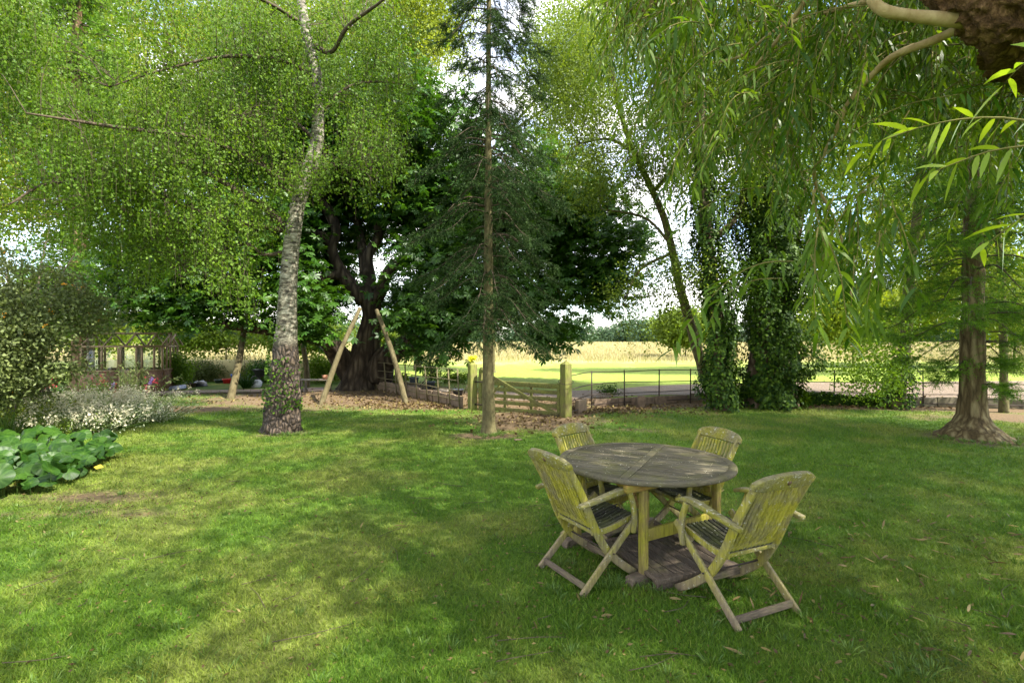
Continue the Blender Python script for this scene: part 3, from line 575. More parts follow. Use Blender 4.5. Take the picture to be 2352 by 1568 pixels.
# spruce
def conifer(name, label, base, D, px, profile, topz, lowz, trunk_r, mat, bark, per_branch, needle, wid, droop, step, nb, shoot_len, seed=1, trunk_top=None, per=12, up=0.0, lean=0.0, flare=1.6, gap=None, smat=None):
    t = thing(name, label, 'conifer', base); mb = MB(); zt = topz
    zz = [-.05, .12, .4, 1.2, 3, 6, zt]; rr = [trunk_r*flare*1.25, trunk_r*flare*.85, trunk_r*1.12, trunk_r, trunk_r*.82, trunk_r*.5, .02]
    tube(mb, [[base[0]+lean*z, base[1], z] for z in zz], rr, 56, 20, bark_disp(seed, .20, 5.5, .035)); mk('trunk', mb, bark, t, smooth=True)
    bm = MB(); S = []; Dv = []; z = lowz; rs = np.random.default_rng(seed); tn = []
    while z < zt-.2:
        for k in range(nb):
            if rs.random() < .12: continue
            az = rs.random()*2*PI; L = np.interp(z, [p_[0] for p_ in profile], [p_[1] for p_ in profile])*(.65+.45*rs.random()); zb = z+rs.random()*step*.8
            o = np.array([math.cos(az), math.sin(az), 0.]); a = np.array([base[0]+lean*zb, base[1], zb]); dr = droop*(.7+.6*rs.random())
            pts = np.array([a, a+o*L*.35+[0, 0, -.05*L*dr+.04*L], a+o*L*.7+[0, 0, -.28*L*dr], a+o*L+[0, 0, (-.42*dr+up)*L]]); c = spline(pts, 5)
            tube(bm, pts, [.006+.008*L, .005+.005*L, .005, .002], 5, 4)
            m = int(per_branch*L)+3; tt = .15+.85*rs.random(m)**.75; idx = np.clip((tt*(len(c)-1)).astype(int), 0, len(c)-1); q = c[idx]
            lat = np.cross(o, [0, 0, 1.]); sg = np.where(rs.random(m) < .5, -1, 1)[:, None]
            d2 = unit(o*.55+lat*sg*(.5+.5*rs.random(m))[:, None]+np.array([0, 0, -.35*droop+up])+rs.normal(size=(m, 3))*.18); l2 = L*.30*(1.15-tt*.6)*(.6+.6*rs.random(m))
            ns = 4
            for j in range(ns):
                f = (j+.3)/ns; st = q+d2*(l2*f)[:, None]+np.array([0, 0, -.12*droop])*(l2*f*f)[:, None]
                dv = unit(d2+rs.normal(size=(m, 3))*.45+np.array([0, 0, -.35*droop])); S.append(st); Dv.append(dv)
            for qq, dd, ll in zip(q[::2], d2[::2], l2[::2]): tube(bm, [qq, qq+dd*ll*.9+[0, 0, -.1*droop*ll]], [.003, .001], 3, 1)
            S.append(c[-4:]); Dv.append(unit(np.gradient(c, axis=0))[-4:])
        z += step
    mk('branches', bm, M['twig'], t)
    S = np.concatenate(S); Dv = np.concatenate(Dv); mb = MB(); shoots(mb, S, Dv, shoot_len*(.6+.8*rnd(len(S))), needle, wid, per, rnd(len(S)))
    mk('needles', mb, mat, t); return t
sb = g(1122, 996)
conifer('spruce_tree', 'slender dark blue-green spruce with bare straight trunk in front of the gate', sb, sb[1], 1122, [(1.3, .7), (2.2, 1.35), (3.3, 1.55), (4.5, 1.4), (6, 1.2), (8, 1.05), (10, .6), (11.4, .15)], 11.6, 2.0, .105, M['spruce'], M['grey_bark'], 19, .034, .0115, 1.25, .25, 6, .14, 5, per=16, flare=1.5)
qb = g(2235, 1003)
conifer('sequoia_tree', 'conifer with swollen flared trunk base and feathery bright green sprays at the right edge', qb, qb[1], 2235, [(1.2, .7), (2.0, 1.5), (3.2, 1.9), (4.5, 1.7), (7, 1.3), (10, .6)], 11.0, .95, .185, M['sequoia'], M['warm_bark'], 20, .06, .0085, .8, .30, 6, .22, 9, per=14, up=.12, flare=2.7)

def lp(pp, D, dz=0):
    k = len(pp); return [P(a, c, D+dz*i/max(k-1, 1)) for i, (a, c) in enumerate(pp)]
def simple_tree(name, label, px, py, limbs, blobs, nclus, per, spread, L, W, leaf, bark, seed, mode='round', group=None, thr=.42, tw=.3, cat='tree', ivy=None, nsc=1.0):
    b = g(px, py); D = b[1]; lim = [(lp(pp, D, dz), np.array(rr)/F*D) for pp, rr, dz in limbs]
    t, tr, cs = tree(name, label, b, bark, lim, seg=20, amp=.12, sc=4, group=group, cat=cat)
    cen = in_blobs(blobs, int(nclus*1.35)); cen = cen[fbm(cen*nsc, 3, seed) > thr-.02]; cen = cen[cen[:, 2] > .2]
    if tw: mb = MB(); twigs(mb, cen, cs, .012, tw); mk('branches', mb, M['twig'], t)
    mb = MB(); cloud(mb, cen, per, spread, L, W, mode, droop=.6); mk('crown', mb, leaf, t)
    if ivy:
        mb = MB()
        for (pp, rr, n, dz) in ivy:
            c = spline(lp(pp, D, dz), 12); r = np.interp(np.linspace(0, 1, len(c)), np.linspace(0, 1, len(rr)), rr)/F*D; i = R.integers(0, len(c), n); th = rnd(n)*2*PI
            q = c[i]+R.normal(size=(n, 3))*np.array([0, 0, .12]); nn = fbm(np.stack([np.cos(th)*1.6, np.sin(th)*1.6, q[:, 2]*1.7], 1), 4, seed); rad = r[i]*np.clip(-.75+3.2*nn+.35*rnd(n), .30, 1.75); o = np.stack([np.cos(th), np.sin(th), 0*th], 1)
            leaves(mb, q+o*rad[:, None], unit(o*.5+np.array([0, 0, -.9])+rdir(n)*.5), .085*(.6+.7*rnd(n)), .075, rnd(n)**1.3, nrm=o)
        mk('ivy', mb, M['ivy'], t)
    return t
# leaning birch right of the spruce
simple_tree('leaning_birch', 'thin pale birch leaning left with airy weeping crown above the iron fence', 1625, 918,
    [([(1640, 925), (1615, 850), (1590, 760), (1562, 660), (1545, 580), (1525, 500), (1490, 420), (1455, 345), (1420, 240), (1400, 100), (1390, -60)], [14, 12, 11, 10, 9, 8, 7, 6, 5, 4, 2], 0), ([(1455, 350), (1400, 320), (1330, 330)], [5, 3, 1.5], -.6),
     ([(1500, 440), (1560, 380), (1620, 340)], [5, 4, 2], .6), ([(1545, 580), (1470, 620), (1430, 700)], [4, 3, 1.5], -.8), ([(1540, 560), (1480, 500), (1380, 480)], [4, 3, 1.5], .6)],
    [(1420, 150, 190, 190, 13.5, 2), (1380, 370, 120, 90, 14, 1.2), (1540, 300, 120, 160, 14, 1.4), (1480, 640, 80, 90, 13.2, .7), (1570, 200, 110, 200, 15, 1.4), (1490, 740, 60, 45, 13, .5), (1300, 120, 90, 120, 14, 1.2), (1560, 560, 60, 100, 14, .6)],
    2000, 44, (.5, .5, .5), .06, .045, M['mid_leaf'], M['grey_bark'], 31, 'weep', thr=.46)
# ivy-clad trees by the fence
simple_tree('ivy_covered_tree', 'slim trunk wrapped in bright ivy just right of the iron fence posts', 1652, 942,
    [([(1655, 945), (1650, 880), (1652, 780), (1640, 680), (1625, 560), (1615, 420), (1610, 240), (1615, 60)], [22, 17, 15, 14, 13, 11, 9, 6], 0), ([(1625, 560), (1690, 500), (1720, 430)], [8, 6, 3], .5)],
    [(1640, 360, 120, 200, 13, 1.5), (1600, 640, 70, 70, 12.6, .6), (1640, 120, 140, 160, 13.5, 1.8)], 620, 44, (.55, .55, .5), .07, .045, M['mid_leaf'], M['brown_bark'], 41, 'round',
    ivy=[([(1655, 930), (1652, 860), (1660, 780), (1648, 700), (1632, 600), (1622, 480), (1615, 330)], [28, 36, 33, 30, 27, 25, 22], 10000, 0)])
simple_tree('ivy_covered_oak', 'broad double trunk smothered in black-green ivy behind the hanging willow', 1775, 935,
    [([(1745, 940), (1745, 880), (1755, 780), (1760, 660), (1758, 540), (1760, 400), (1770, 200), (1775, 0)], [38, 30, 27, 25, 24, 20, 15, 9], 0), ([(1805, 940), (1800, 860), (1790, 760), (1800, 640), (1830, 520), (1850, 400)], [30, 22, 20, 17, 13, 9], .3)],
    [(1770, 480, 130, 160, 13, 1.2), (1850, 765, 70, 50, 12.2, .6), (1850, 620, 110, 90, 13, 1), (1790, 200, 200, 200, 14, 2), (1720, 660, 70, 60, 12.4, .5)], 1000, 48, (.55, .55, .5), .08, .05, M['ivy'], M['brown_bark'], 51, 'round',
    ivy=[([(1770, 925), (1775, 860), (1775, 760), (1775, 640), (1768, 520), (1765, 400)], [54, 64, 58, 56, 48, 42], 27000, 0)])
simple_tree('rowan_tree', 'pale trunk with rounded ivy bush around its foot, left of the flared conifer', 2060, 938,
    [([(2055, 940), (2062, 880), (2078, 800), (2086, 700), (2092, 600), (2108, 480), (2118, 300), (2120, 100)], [22, 16, 12, 11, 10, 9, 7, 4], 0), ([(2092, 600), (2150, 500), (2200, 440)], [6, 4, 2], .5)],
    [(2002, 850, 74, 58, 12.3, .6), (2040, 760, 60, 50, 12.5, .7), (2110, 330, 180, 170, 13.5, 1.6), (2120, 120, 200, 160, 14, 1.8)], 900, 46, (.5, .5, .42), .07, .05, M['birch_leaf'], M['grey_bark'], 61,
    ivy=[([(2055, 925), (2062, 880), (2070, 820)], [22, 26, 20], 1100, 0)])
simple_tree('slender_tree', 'slender mossy young trunk at the far right edge behind the flared conifer', 2305, 947,
    [([(2305, 950), (2306, 880), (2304, 760), (2300, 640), (2290, 500), (2290, 300), (2280, 100)], [10, 8, 7, 6.5, 6, 4, 2], 0)], [(2300, 680, 110, 60, 12, 1), (2290, 420, 140, 170, 12.5, 1.5)], 330, 44, (.5, .5, .4), .07, .05, M['mid_leaf'], M['grey_bark'], 71)

# background trees: (px of trunk, distance, top, half width, ...)
def bg_tree(name, label, px, D, blobs, leaf, n, per, L, W, r, seed, group='trees beyond the garden', spread=(.9, .9, .7), thr=.42, top=0):
    x = (px-1176)/F*D; zb = float(gz(np.array([x]), np.array([D]))[0]); b = np.array([x, D, zb]); zt = P(px, top, D)[2]
    lim = [([b-[0, 0, .1], b+[0, 0, 1], [x+.2, D, zt*.4], [x-.2, D, zt*.7], [x, D, zt]], [r*.9, r*.7, r*.5, r*.3, r*.06])]
    for bl_ in blobs[:6]:
        c = P(bl_[0], bl_[1], bl_[4]); zz = max(zb+1.0, min(zt*.6, c[2]-1.5)); lim.append(([[x, D, zz], (np.array([x, D, zz+.4])+c)/2, c], [r*.3, r*.2, r*.05]))
    t, tr, cs = tree(name, label, b, M['grey_bark'], lim, seg=12, group=group)
    cen = in_blobs(blobs, int(n*1.7)); cen = cen[fbm(cen*.6, 3, seed) > thr-.03]; cen = cen[cen[:, 2] > zb+.3]; L = L*1.15; W = W*1.15
    mb = MB(); twigs(mb, cen, cs, .014, .22); mk('branches', mb, M['twig'], t)
    mb = MB(); cloud(mb, cen, per, spread, L, W, 'round', droop=.5); mk('crown', mb, leaf, t); return t
bg_tree('lime_tree', 'sunlit yellow-green tree filling the top left corner', -190, 24, [(70, 470, 150, 120, 23, 2.2), (60, 120, 240, 190, 24, 3), (250, 300, 190, 170, 23, 2.5), (-80, 330, 200, 180, 23, 2.5)], M['far_leaf'], 1500, 46, .12, .10, .3, 81)
bg_tree('sycamore_tree', 'bright tree seen between the birch crown and the top of the chestnut', 652, 30, [(420, 60, 260, 170, 30, 3), (640, 120, 230, 160, 31, 3), (820, 60, 200, 170, 30, 3), (500, 330, 200, 160, 29, 2)], M['far_leaf'], 1350, 44, .14, .12, .35, 82)
bg_tree('poplar_tree', 'light green tree glimpsed behind the upper left of the spruce', 960, 28, [(960, 110, 130, 210, 28, 2.5), (900, 280, 90, 120, 28, 2), (1020, 0, 100, 100, 28, 2)], M['far_leaf'], 520, 46, .12, .10, .3, 83, thr=.46)
bg_tree('ash_tree', 'pale green airy tree between the spruce top and the willow curtain', 1128, 24, [(1290, 230, 110, 230, 24, 2.4), (1370, 90, 140, 150, 25, 2.4), (1300, 420, 90, 90, 24, 2)], M['mid_leaf'], 620, 44, .11, .09, .28, 84, thr=.48)
bg_tree('maple_tree', 'tall pale tree behind the willow curtain at upper right', 1775, 22, [(1930, 250, 240, 240, 22, 2.6), (2140, 420, 180, 160, 22, 2.4), (1980, 560, 130, 120, 22, 2), (2260, 160, 200, 200, 23, 2.5)], M['far_leaf'], 1150, 44, .12, .09, .3, 85, thr=.46)
bg_tree('hazel_tree', 'bright rounded bush in the field left of the ivy-clad trunks', 1575, 42, [(1570, 752, 60, 34, 42, 2)], M['mid_leaf'], 260, 40, .2, .16, .06, 86, spread=(1, 1, .8), thr=.3, top=740)
bg_tree('alder_tree', 'sunlit bush beyond the fence between ivy-clad trunks and pale trunk', 1960, 30, [(1950, 720, 110, 70, 30, 2), (2100, 700, 90, 60, 32, 2)], M['far_leaf'], 420, 40, .16, .13, .08, 87, spread=(1, 1, .8), thr=.36, top=640)
bg_tree('willow_bush', 'bright shrub beyond the fence at the far right edge', 2330, 28, [(2330, 690, 90, 90, 28, 2), (2230, 600, 90, 90, 28, 2)], M['far_leaf'], 320, 40, .16, .13, .08, 88, thr=.38, top=600)
bg_tree('goat_willow', 'yellow-green bushes beyond the cream garden wall', 520, 34, [(420, 775, 100, 34, 34, 2.5), (560, 770, 90, 30, 35, 2.5), (700, 770, 90, 40, 34, 2.5), (880, 770, 60, 40, 36, 2)], M['mid_leaf'], 430, 40, .17, .14, .05, 89, spread=(1, 1, .7), thr=.36, top=760)
bg_tree('garden_elder', 'low yellow-green tree above the greenhouse roof', 215, 26, [(230, 765, 60, 34, 26, 1.6), (120, 700, 90, 90, 27, 2)], M['far_leaf'], 260, 44, .13, .11, .08, 90, thr=.34, top=700)
# conifer at left with reddish trunk
cb = g(186, 897)
def left_conifer():
    D = cb[1]; t = thing('redwood_tree', 'tall conifer with reddish trunk behind the flower bed, beside the greenhouse', 'conifer', cb); mb = MB()
    tube(mb, lp([(190, 905), (190, 870), (188, 800), (184, 650), (180, 500), (180, 300), (178, 100), (178, -100)], D), np.array([30, 23, 20, 17, 16, 13, 10, 6])/F*D, 24, 10, bark_disp(6, .12, 3, .03)); mk('trunk', mb, M['red_bark'], t, smooth=True)
    bm = MB(); S = []; Dv = []
    for i in range(230):
        py = random.uniform(-40, 760); L = random.uniform(.9, 2.3)*(1 if py < 500 or py > 760 else .75); az = random.uniform(0, 2*PI); a = P(181, py, D); o = np.array([math.cos(az), math.sin(az), 0])
        pts = [a, a+o*L*.5+[0, 0, .02], a+o*L+[0, 0, -.25*L]]; c = spline(pts, 6); tube(bm, pts, [.03, .018, .006], 5, 4)
        if 420 < py < 585 and random.random() < .75: continue          # bare dead boughs here
        m = 60; tt = R.random(m)**.7; q = c[(tt*(len(c)-1)).astype(int)]; d = unit(o*.6+rdir(m)+np.array([0, 0, -.3])); q = q+d*rnd(m)[:, None]*.22; S.append(q); Dv.append(d)
    m = 900; th = rnd(m)*2*PI; py = 330+rnd(m)*330; o = np.stack([np.cos(th), np.sin(th), -.3+0*th], 1); q = np.stack([(182-1176)/F*D+0*py, D+0*py, H-(py-784)/F*D], 1)+o*.22; S.append(q); Dv.append(unit(o))
    mk('branches', bm, M['twig'], t); S = np.concatenate(S); Dv = np.concatenate(Dv); mb = MB(); shoots(mb, S, Dv, .24, .09, .02, 12, rnd(len(S))); mk('needles', mb, M['sequoia'], t)
left_conifer()

# ------------------------------------------------------------------ willow over the camera
def willow():
    base = np.array([4.6, .6, 0]); t = thing('willow_tree', 'old willow reaching in from the right with curtains of long narrow hanging leaves', 'willow tree', base); mb = MB(); W_ = []
    def limb_disp(p, th, u):
        q = p.reshape(-1, 3); w = fbm(q*6, 3, 50).reshape(th.shape); v = np.stack([np.cos(th)*3.2+w*1.2, np.sin(th)*3.2+w*1.2, u*2.6], -1).reshape(-1, 3)
        rg = 1-np.abs(fbm(v, 4, 60).reshape(th.shape)*2-1)*2.4; return 1+.30*(rg-.55)+.22*(w-.5)
    c, r = tube(mb, [base, base+[0, 0, 1.2], base+[-.3, .2, 2.5], base+[-.5, .6, 3.6]], [.55, .42, .38, .34], 24, 10, bark_disp(3, .2, 3, .05))
    c, r = tube(mb, [base+[-.4, .4, 3.3], P(2560, 60, 2.3), P(2400, 20, 2.1), P(2290, -20, 2.1), P(2180, -130, 2.2), P(2050, -330, 2.6), P(1900, -600, 3.2)], [.30, .25, .17, .165, .15, .12, .07], 110, 40, limb_disp); W_.append(c)
    c, r = tube(mb, [base+[-.4, .5, 3.4], base+[-2, 2.5, 4.6], base+[-3.5, 4.6, 5.0]], [.2, .13, .06], 12, 8, bark_disp(5, .2, 4)); W_.append(c)
    c, r = tube(mb, [base+[-.4, .5, 3.4], base+[-3, -.5, 5.2], base+[-6.5, .3, 6.2], base+[-9, 1, 6.2]], [.25, .18, .11, .05], 12, 8, bark_disp(5, .2, 4)); W_.append(c)
    c, r = tube(mb, [base+[-.3, .5, 3.4], base+[1.5, 2.5, 5.6], base+[3.5, 5.0, 6.6]], [.25, .17, .07], 12, 8, bark_disp(7, .2, 4)); W_.append(c)
    c, r = tube(mb, [base+[-.3, .5, 3.4], base+[.5, .5, 6], base+[1.0, -.5, 9]], [.28, .2, .07], 12, 8, bark_disp(8, .2, 4)); W_.append(c)
    mk('trunk', mb, M['willow_bark'], t, smooth=True)
    mb = MB(); pale = [([(2215, 48), (2150, 42), (2090, 36), (2030, 24), (2003, 0), (1990, -40)], [17, 15, 13, 12, 12, 9], 2.15, .1), ([(2215, 60), (2140, 95), (2060, 125), (2010, 165), (1950, 235), (1915, 310), (1880, 375), (1870, 400), (1874, 432)], [10, 10, 8.5, 8, 7, 6, 5, 5, 4], 2.2, .9),
        ([(1874, 432), (1900, 470), (1930, 540), (1950, 620), (1955, 700)], [4, 3, 2.5, 2, 1.2], 3.1, .2), ([(1874, 432), (1860, 520), (1850, 600)], [4, 3, 1.5], 3.1, .1), ([(2003, 0), (1800, 60), (1700, 130), (1600, 150)], [6, 5, 4, 2], 2.6, 1.2), ([(1880, -40), (1780, 100), (1700, 200), (1640, 330)], [6, 5, 4, 2], 2.8, .8)]
    for pp, rr, D, dz in pale:
        c, r = tube(mb, lp(pp, D, dz), np.array(rr)/F*D, 12, 8, bark_disp(9, .12, 12)); W_.append(c)
    lf = MB(); tw = MB()
    def strand(a, d0, L, leafL, mbl, tint, droop=1.0, nl=None):
        k = 14; pts = [np.array(a, float)]; d = unit(d0)
        for i in range(k): d = unit(d+np.array([0, 0, -.11*droop])+R.normal(size=3)*.05); pts.append(pts[-1]+d*L/k)
        pts = np.array(pts); tube(tw, pts[::3], np.linspace(.0042, .0014, len(pts[::3])), 4, 2)
        n = nl or int(L/.026); u = (np.arange(n)+.5)/n*k; i0 = np.clip(u.astype(int), 0, k-1); p = pts[i0]+(pts[i0+1]-pts[i0])*(u-i0)[:, None]; dd = unit(pts[i0+1]-pts[i0])
        s = unit(np.cross(dd, rdir(n))); ld = unit(dd*.45+s*.8+np.array([0, 0, -.35])); longleaves(mbl, p, ld, leafL*(.6+.6*rnd(n)), leafL*.145, np.clip(tint+R.normal(size=n)*.16, 0, 1), .8*droop)
    # curtain seen in the picture
    n = 1350; made = 0
    while made < n:
        px = random.uniform(1440, 2480); py = random.uniform(-260, 640)
        low = np.interp(px, [1440, 1500, 1600, 1700, 1800, 1900, 2000, 2080, 2200, 2500], [200, 260, 400, 430, 470, 560, 560, 420, 380, 440])
        if py > low-120: continue
        if fbm(np.array([[px/150, py/150, 3]]), 2, 14)[0] < .40: continue
        D = random.uniform(2.5, 5.6); a = P(px, py, D); made += 1
        strand(a, [random.uniform(-.9, .3), random.uniform(-.3, .3), random.uniform(-.8, .3)], random.uniform(.35, .85), random.uniform(.085, .115), lf, random.random())
    for i in range(26):                    # the longest trails
        px = random.uniform(1840, 2050); strand(P(px, random.uniform(430, 600), random.uniform(2.0, 3.2)), [random.uniform(-.3, .3), 0, -.6], random.uniform(.3, .55), .13, lf, random.random())
    for s0, s1, D in [((1820, 600), (1510, 735), 2.5), ((1800, 640), (1560, 760), 2.8), ((1760, 430), (1580, 540), 3.0), ((1700, 330), (1600, 470), 3), ((1700, 100), (1490, 260), 2.6), ((1640, 60), (1470, 150), 2.5)]:
        a = P(*s0, D); b = P(*s1, D-.2); strand(a, unit(b-a)+np.array([0, 0, .45]), np.linalg.norm(b-a)*1.1, .13, lf, .4, .8)
    mk('crown', lf, M['willow_leaf'], t)
    yl = MB()
    for s0, s1, D in [((2400, 285), (1985, 232), 1.5), ((2420, 330), (2100, 440), 1.6), ((2440, 100), (2270, 190), 1.3), ((2400, 480), (2230, 560), 1.5)]:
        a = P(*s0, D); b = P(*s1, D+.2); strand(a, unit(b-a)+np.array([0, 0, .25]), np.linalg.norm(b-a), .12, yl, .5, .5)
    mk('young_shoots', yl, M['young_leaf'], t); mk('twigs', tw, barkmat('willow_twig_bark', [(.3, (.10, .10, .025)), (.7, (.22, .19, .06))], 16, .5, .3, vor=False), t); mk('branches', mb, M['pale_branch'], t, smooth=True)
    # unseen crown above and behind the camera, shaped and thickened to shade the lawn
    n = 3000; u = rdir(n)*(rnd(n)**.4)[:, None]; cen = np.array([7.5, 0.5, 8.6])+u*np.array([9.5, 10.0, 3.0]); cen = cen[(fbm(cen*.5, 3, 91) > .45)]
    n = 1500; u = rdir(n)*(rnd(n)**.4)[:, None]; c2 = np.array([12.5, 4.0, 10.6])+u*np.array([6.0, 6.0, 2.0]); cen = np.concatenate([cen, c2[fbm(c2*.5, 3, 93) > .42]])  # extra clusters added out of view to darken the right-hand lawn
    ok = ~((cen[:, 1] > 0) & (np.abs(cen[:, 0])/np.maximum(cen[:, 1], .1) < 1.1) & ((cen[:, 2]-H)/np.maximum(cen[:, 1], .1) < .80)); cen = cen[ok]
    mb = MB(); cloud(mb, cen, 50, (1.1, 1.1, 1.0), .16, .05, 'round', droop=1.2); mk('shade_crown', mb, M['willow_leaf'], t)
willow()

# ------------------------------------------------------------------ shrubs and bed plants on the left
def coton():
    b = g(60, 968); t = thing('cotoneaster_shrub', 'large arching shrub with small grey-green leaves and orange berries at the left edge', 'shrub', b); cs = []; mb = MB()
    for i in range(16):
        e = P(random.uniform(-120, 230), random.uniform(520, 860), b[1]+random.uniform(-1.5, 1)); m = (b+e)/2+np.array([0, 0, .7]); c, r = tube(mb, [b+R.normal(size=3)*[.3, .3, 0], m, e], [.035, .02, .006], 6, 6); cs.append(c)
    cen = in_blobs([(10, 680, 150, 110, 8.8, 1.2), (50, 800, 150, 90, 8.6, 1.1), (-60, 860, 130, 90, 8.3, 1.1), (150, 740, 55, 80, 9, .8), (185, 815, 40, 30, 9, .5), (-20, 580, 90, 50, 9, .7)], 1900); cen = cen[fbm(cen*1.3, 4, 2) > .485]; cen = cen[cen[:, 2] > .1]
    twigs(mb, cen, cs, .008, .4); mk('stems', mb, M['twig'], t); mb = MB(); cloud(mb, cen, 44, (.50, .50, .09), .062, .042, 'round', droop=.15, tvar=.5); mk('foliage', mb, M['coton'], t)
    mb = MB(); n = 70; p = cen[R.integers(0, len(cen), n)]+R.normal(size=(n, 3))*.12; cloud(mb, p, 6, (.03, .03, .03), .03, .03); mk('berries', mb, leafmat('orange_berry', (.5, .2, .01), (.75, .35, .03), .1), t)
coton()
def tuft(mb, c, n, h, rad, w, spread=.5, tint=None, bend=.5):
    """strap leaves fanning from one point"""
    c = np.asarray(c, float); th = rnd(n)*2*PI; o = np.stack([np.cos(th), np.sin(th), 0*th], 1); p = c+o*(rad*rnd(n))[:, None]; d = unit(o*(spread*rnd(n))[:, None]+np.array([0, 0, 1.]))
    L = h*(.6+.5*rnd(n)); s = np.cross(unit(rdir(n)+o), d); s = unit(s)*w; rows = []; cur = p.copy()
    for k, hw in enumerate((.7, 1, .8, .1)):
        rows += [cur-s*hw/2, cur+s*hw/2]; cur = cur+d*(L/3)[:, None]; d = unit(d+o*bend*.45-np.array([0, 0, bend*.4*k]))
    V = np.stack(rows, 1).reshape(-1, 3); b = np.arange(n)[:, None, None]*8
    mb.add(V, (b+np.array([[0, 1, 3, 2], [2, 3, 5, 4], [4, 5, 7, 6]])[None]).reshape(-1, 4), a=np.repeat(rnd(n) if tint is None else np.clip(tint+.2*R.normal(size=n), 0, 1), 8))
def bedplants():
    # strap-leaved clumps
    for px, py, h, n, lab in [(262, 985, .62, 260, 'tall green strap-leaved iris clump in the middle of the flower bed'), (20, 1010, .6, 90, 'dark strap-leaved clump behind the broad leaves at the left edge'), (85, 1000, .4, 90, 'low dark strap-leaved clump just right of the left edge clump')]:
        b = g(px, py); mb = MB(); tuft(mb, b, n, h, .25 if n > 200 else .16, .014, .7); tag(mk('iris_clump', mb, M['blade'], org=b), lab, 'iris', 'strap-leaved clumps in the bed')
    def herb(name, lab, cat, px, py, w, h, leaf, n, L, W, flower=None, nf=0, grp=None, fl=.03):
        b = g(px, py); t = thing(name, lab, cat, b, grp); mb = MB(); fm = MB(); st = []
        for i in range(n):
            o = R.normal(size=2)*w*.38; a = b+[o[0]*.5, o[1]*.35, 0]; e = b+[o[0]*1.3, o[1]*.9, h*random.uniform(.55, 1.05)]; tube(mb, [a, (a+e)/2+[0, 0, .08*h], e], [.006, .005, .003], 3, 3); st.append((a, e))
        mk('stems', mb, M['blade'], t); mb = MB(); A = np.array([s[0] for s in st]); E = np.array([s[1] for s in st]); k = 22; f = np.tile(rnd(k), n)[:, None]; f = rnd(n*k)[:, None]
        p = np.repeat(A, k, 0)*(1-f)+np.repeat(E, k, 0)*f+R.normal(size=(n*k, 3))*.03; leaves(mb, p, unit(rdir(n*k)+[0, 0, .5]), L*(.6+.7*rnd(n*k)), W, rnd(n*k)); mk('foliage', mb, leaf, t)
        if flower:
            c = E[R.integers(0, n, nf)]+R.normal(size=(nf, 3))*.03; mb = MB(); cloud(mb, c, 16, (fl*1.6, fl*1.6, fl*3.2), fl, fl*.7, tvar=.5); mk('flowers', mb, M[flower], t)
        return t
    herb('silver_plant', 'silvery grey plant with pale flowers left of the tall strap-leaved clump', 'perennial', 200, 992, 1.3, .48, M['silver'], 150, .06, .018, 'cream', 160, fl=.04)
    herb('gaura_plant', 'pale pinkish-white flowering plant standing before the reddish trunk', 'perennial', 190, 962, 1.6, .55, M['silver'], 150, .055, .018, 'cream', 300, fl=.045)
    herb('phlox_plant', 'crimson-flowered plant in front of the reddish trunk', 'perennial', 190, 930, 1.5, .66, M['birch_leaf'], 60, .06, .02, 'red', 22, fl=.05)
    herb('lamb_ear_plant', 'low grey plant at the right end of the flower bed', 'perennial', 345, 968, .9, .34, M['silver'], 90, .05, .018, 'cream', 12)
    herb('catmint_plant', 'grey-green loose plant between the bed and the gravel path', 'perennial', 318, 945, 1.2, .5, M['silver'], 110, .045, .014, 'cream', 30)
    herb('euphorbia_plant', 'yellow-green plant at the left end of the bed below the large shrub', 'perennial', 90, 975, 1.3, .55, M['far_leaf'], 130, .06, .022, 'cream', 20)
    herb('spurge_plant', 'yellowish low plant at the front of the bed near the silver one', 'perennial', 130, 1000, 1.0, .36, M['mid_leaf'], 110, .06, .02)
    t = herb('buddleia_shrub', 'leggy grey-leaved shrub with small purple flower spikes before the greenhouse', 'shrub', 290, 925, 1.2, 1.15, M['coton'], 42, .12, .03)
    mb = MB(); b = g(290, 925)
    for px, py in [(350, 868), (262, 880), (284, 900)]:
        a = P(px, py, b[1]); mb2 = P(px-16, py+34, b[1]); u = rnd(160)[:, None]; p = a*(1-u)+(a*.6+mb2*.4)*u+R.normal(size=(160, 3))*.018; leaves(mb, p, rdir(160), .02, .02, rnd(160))
    mk('flowers', mb, M['violet'], t)
bedplants()
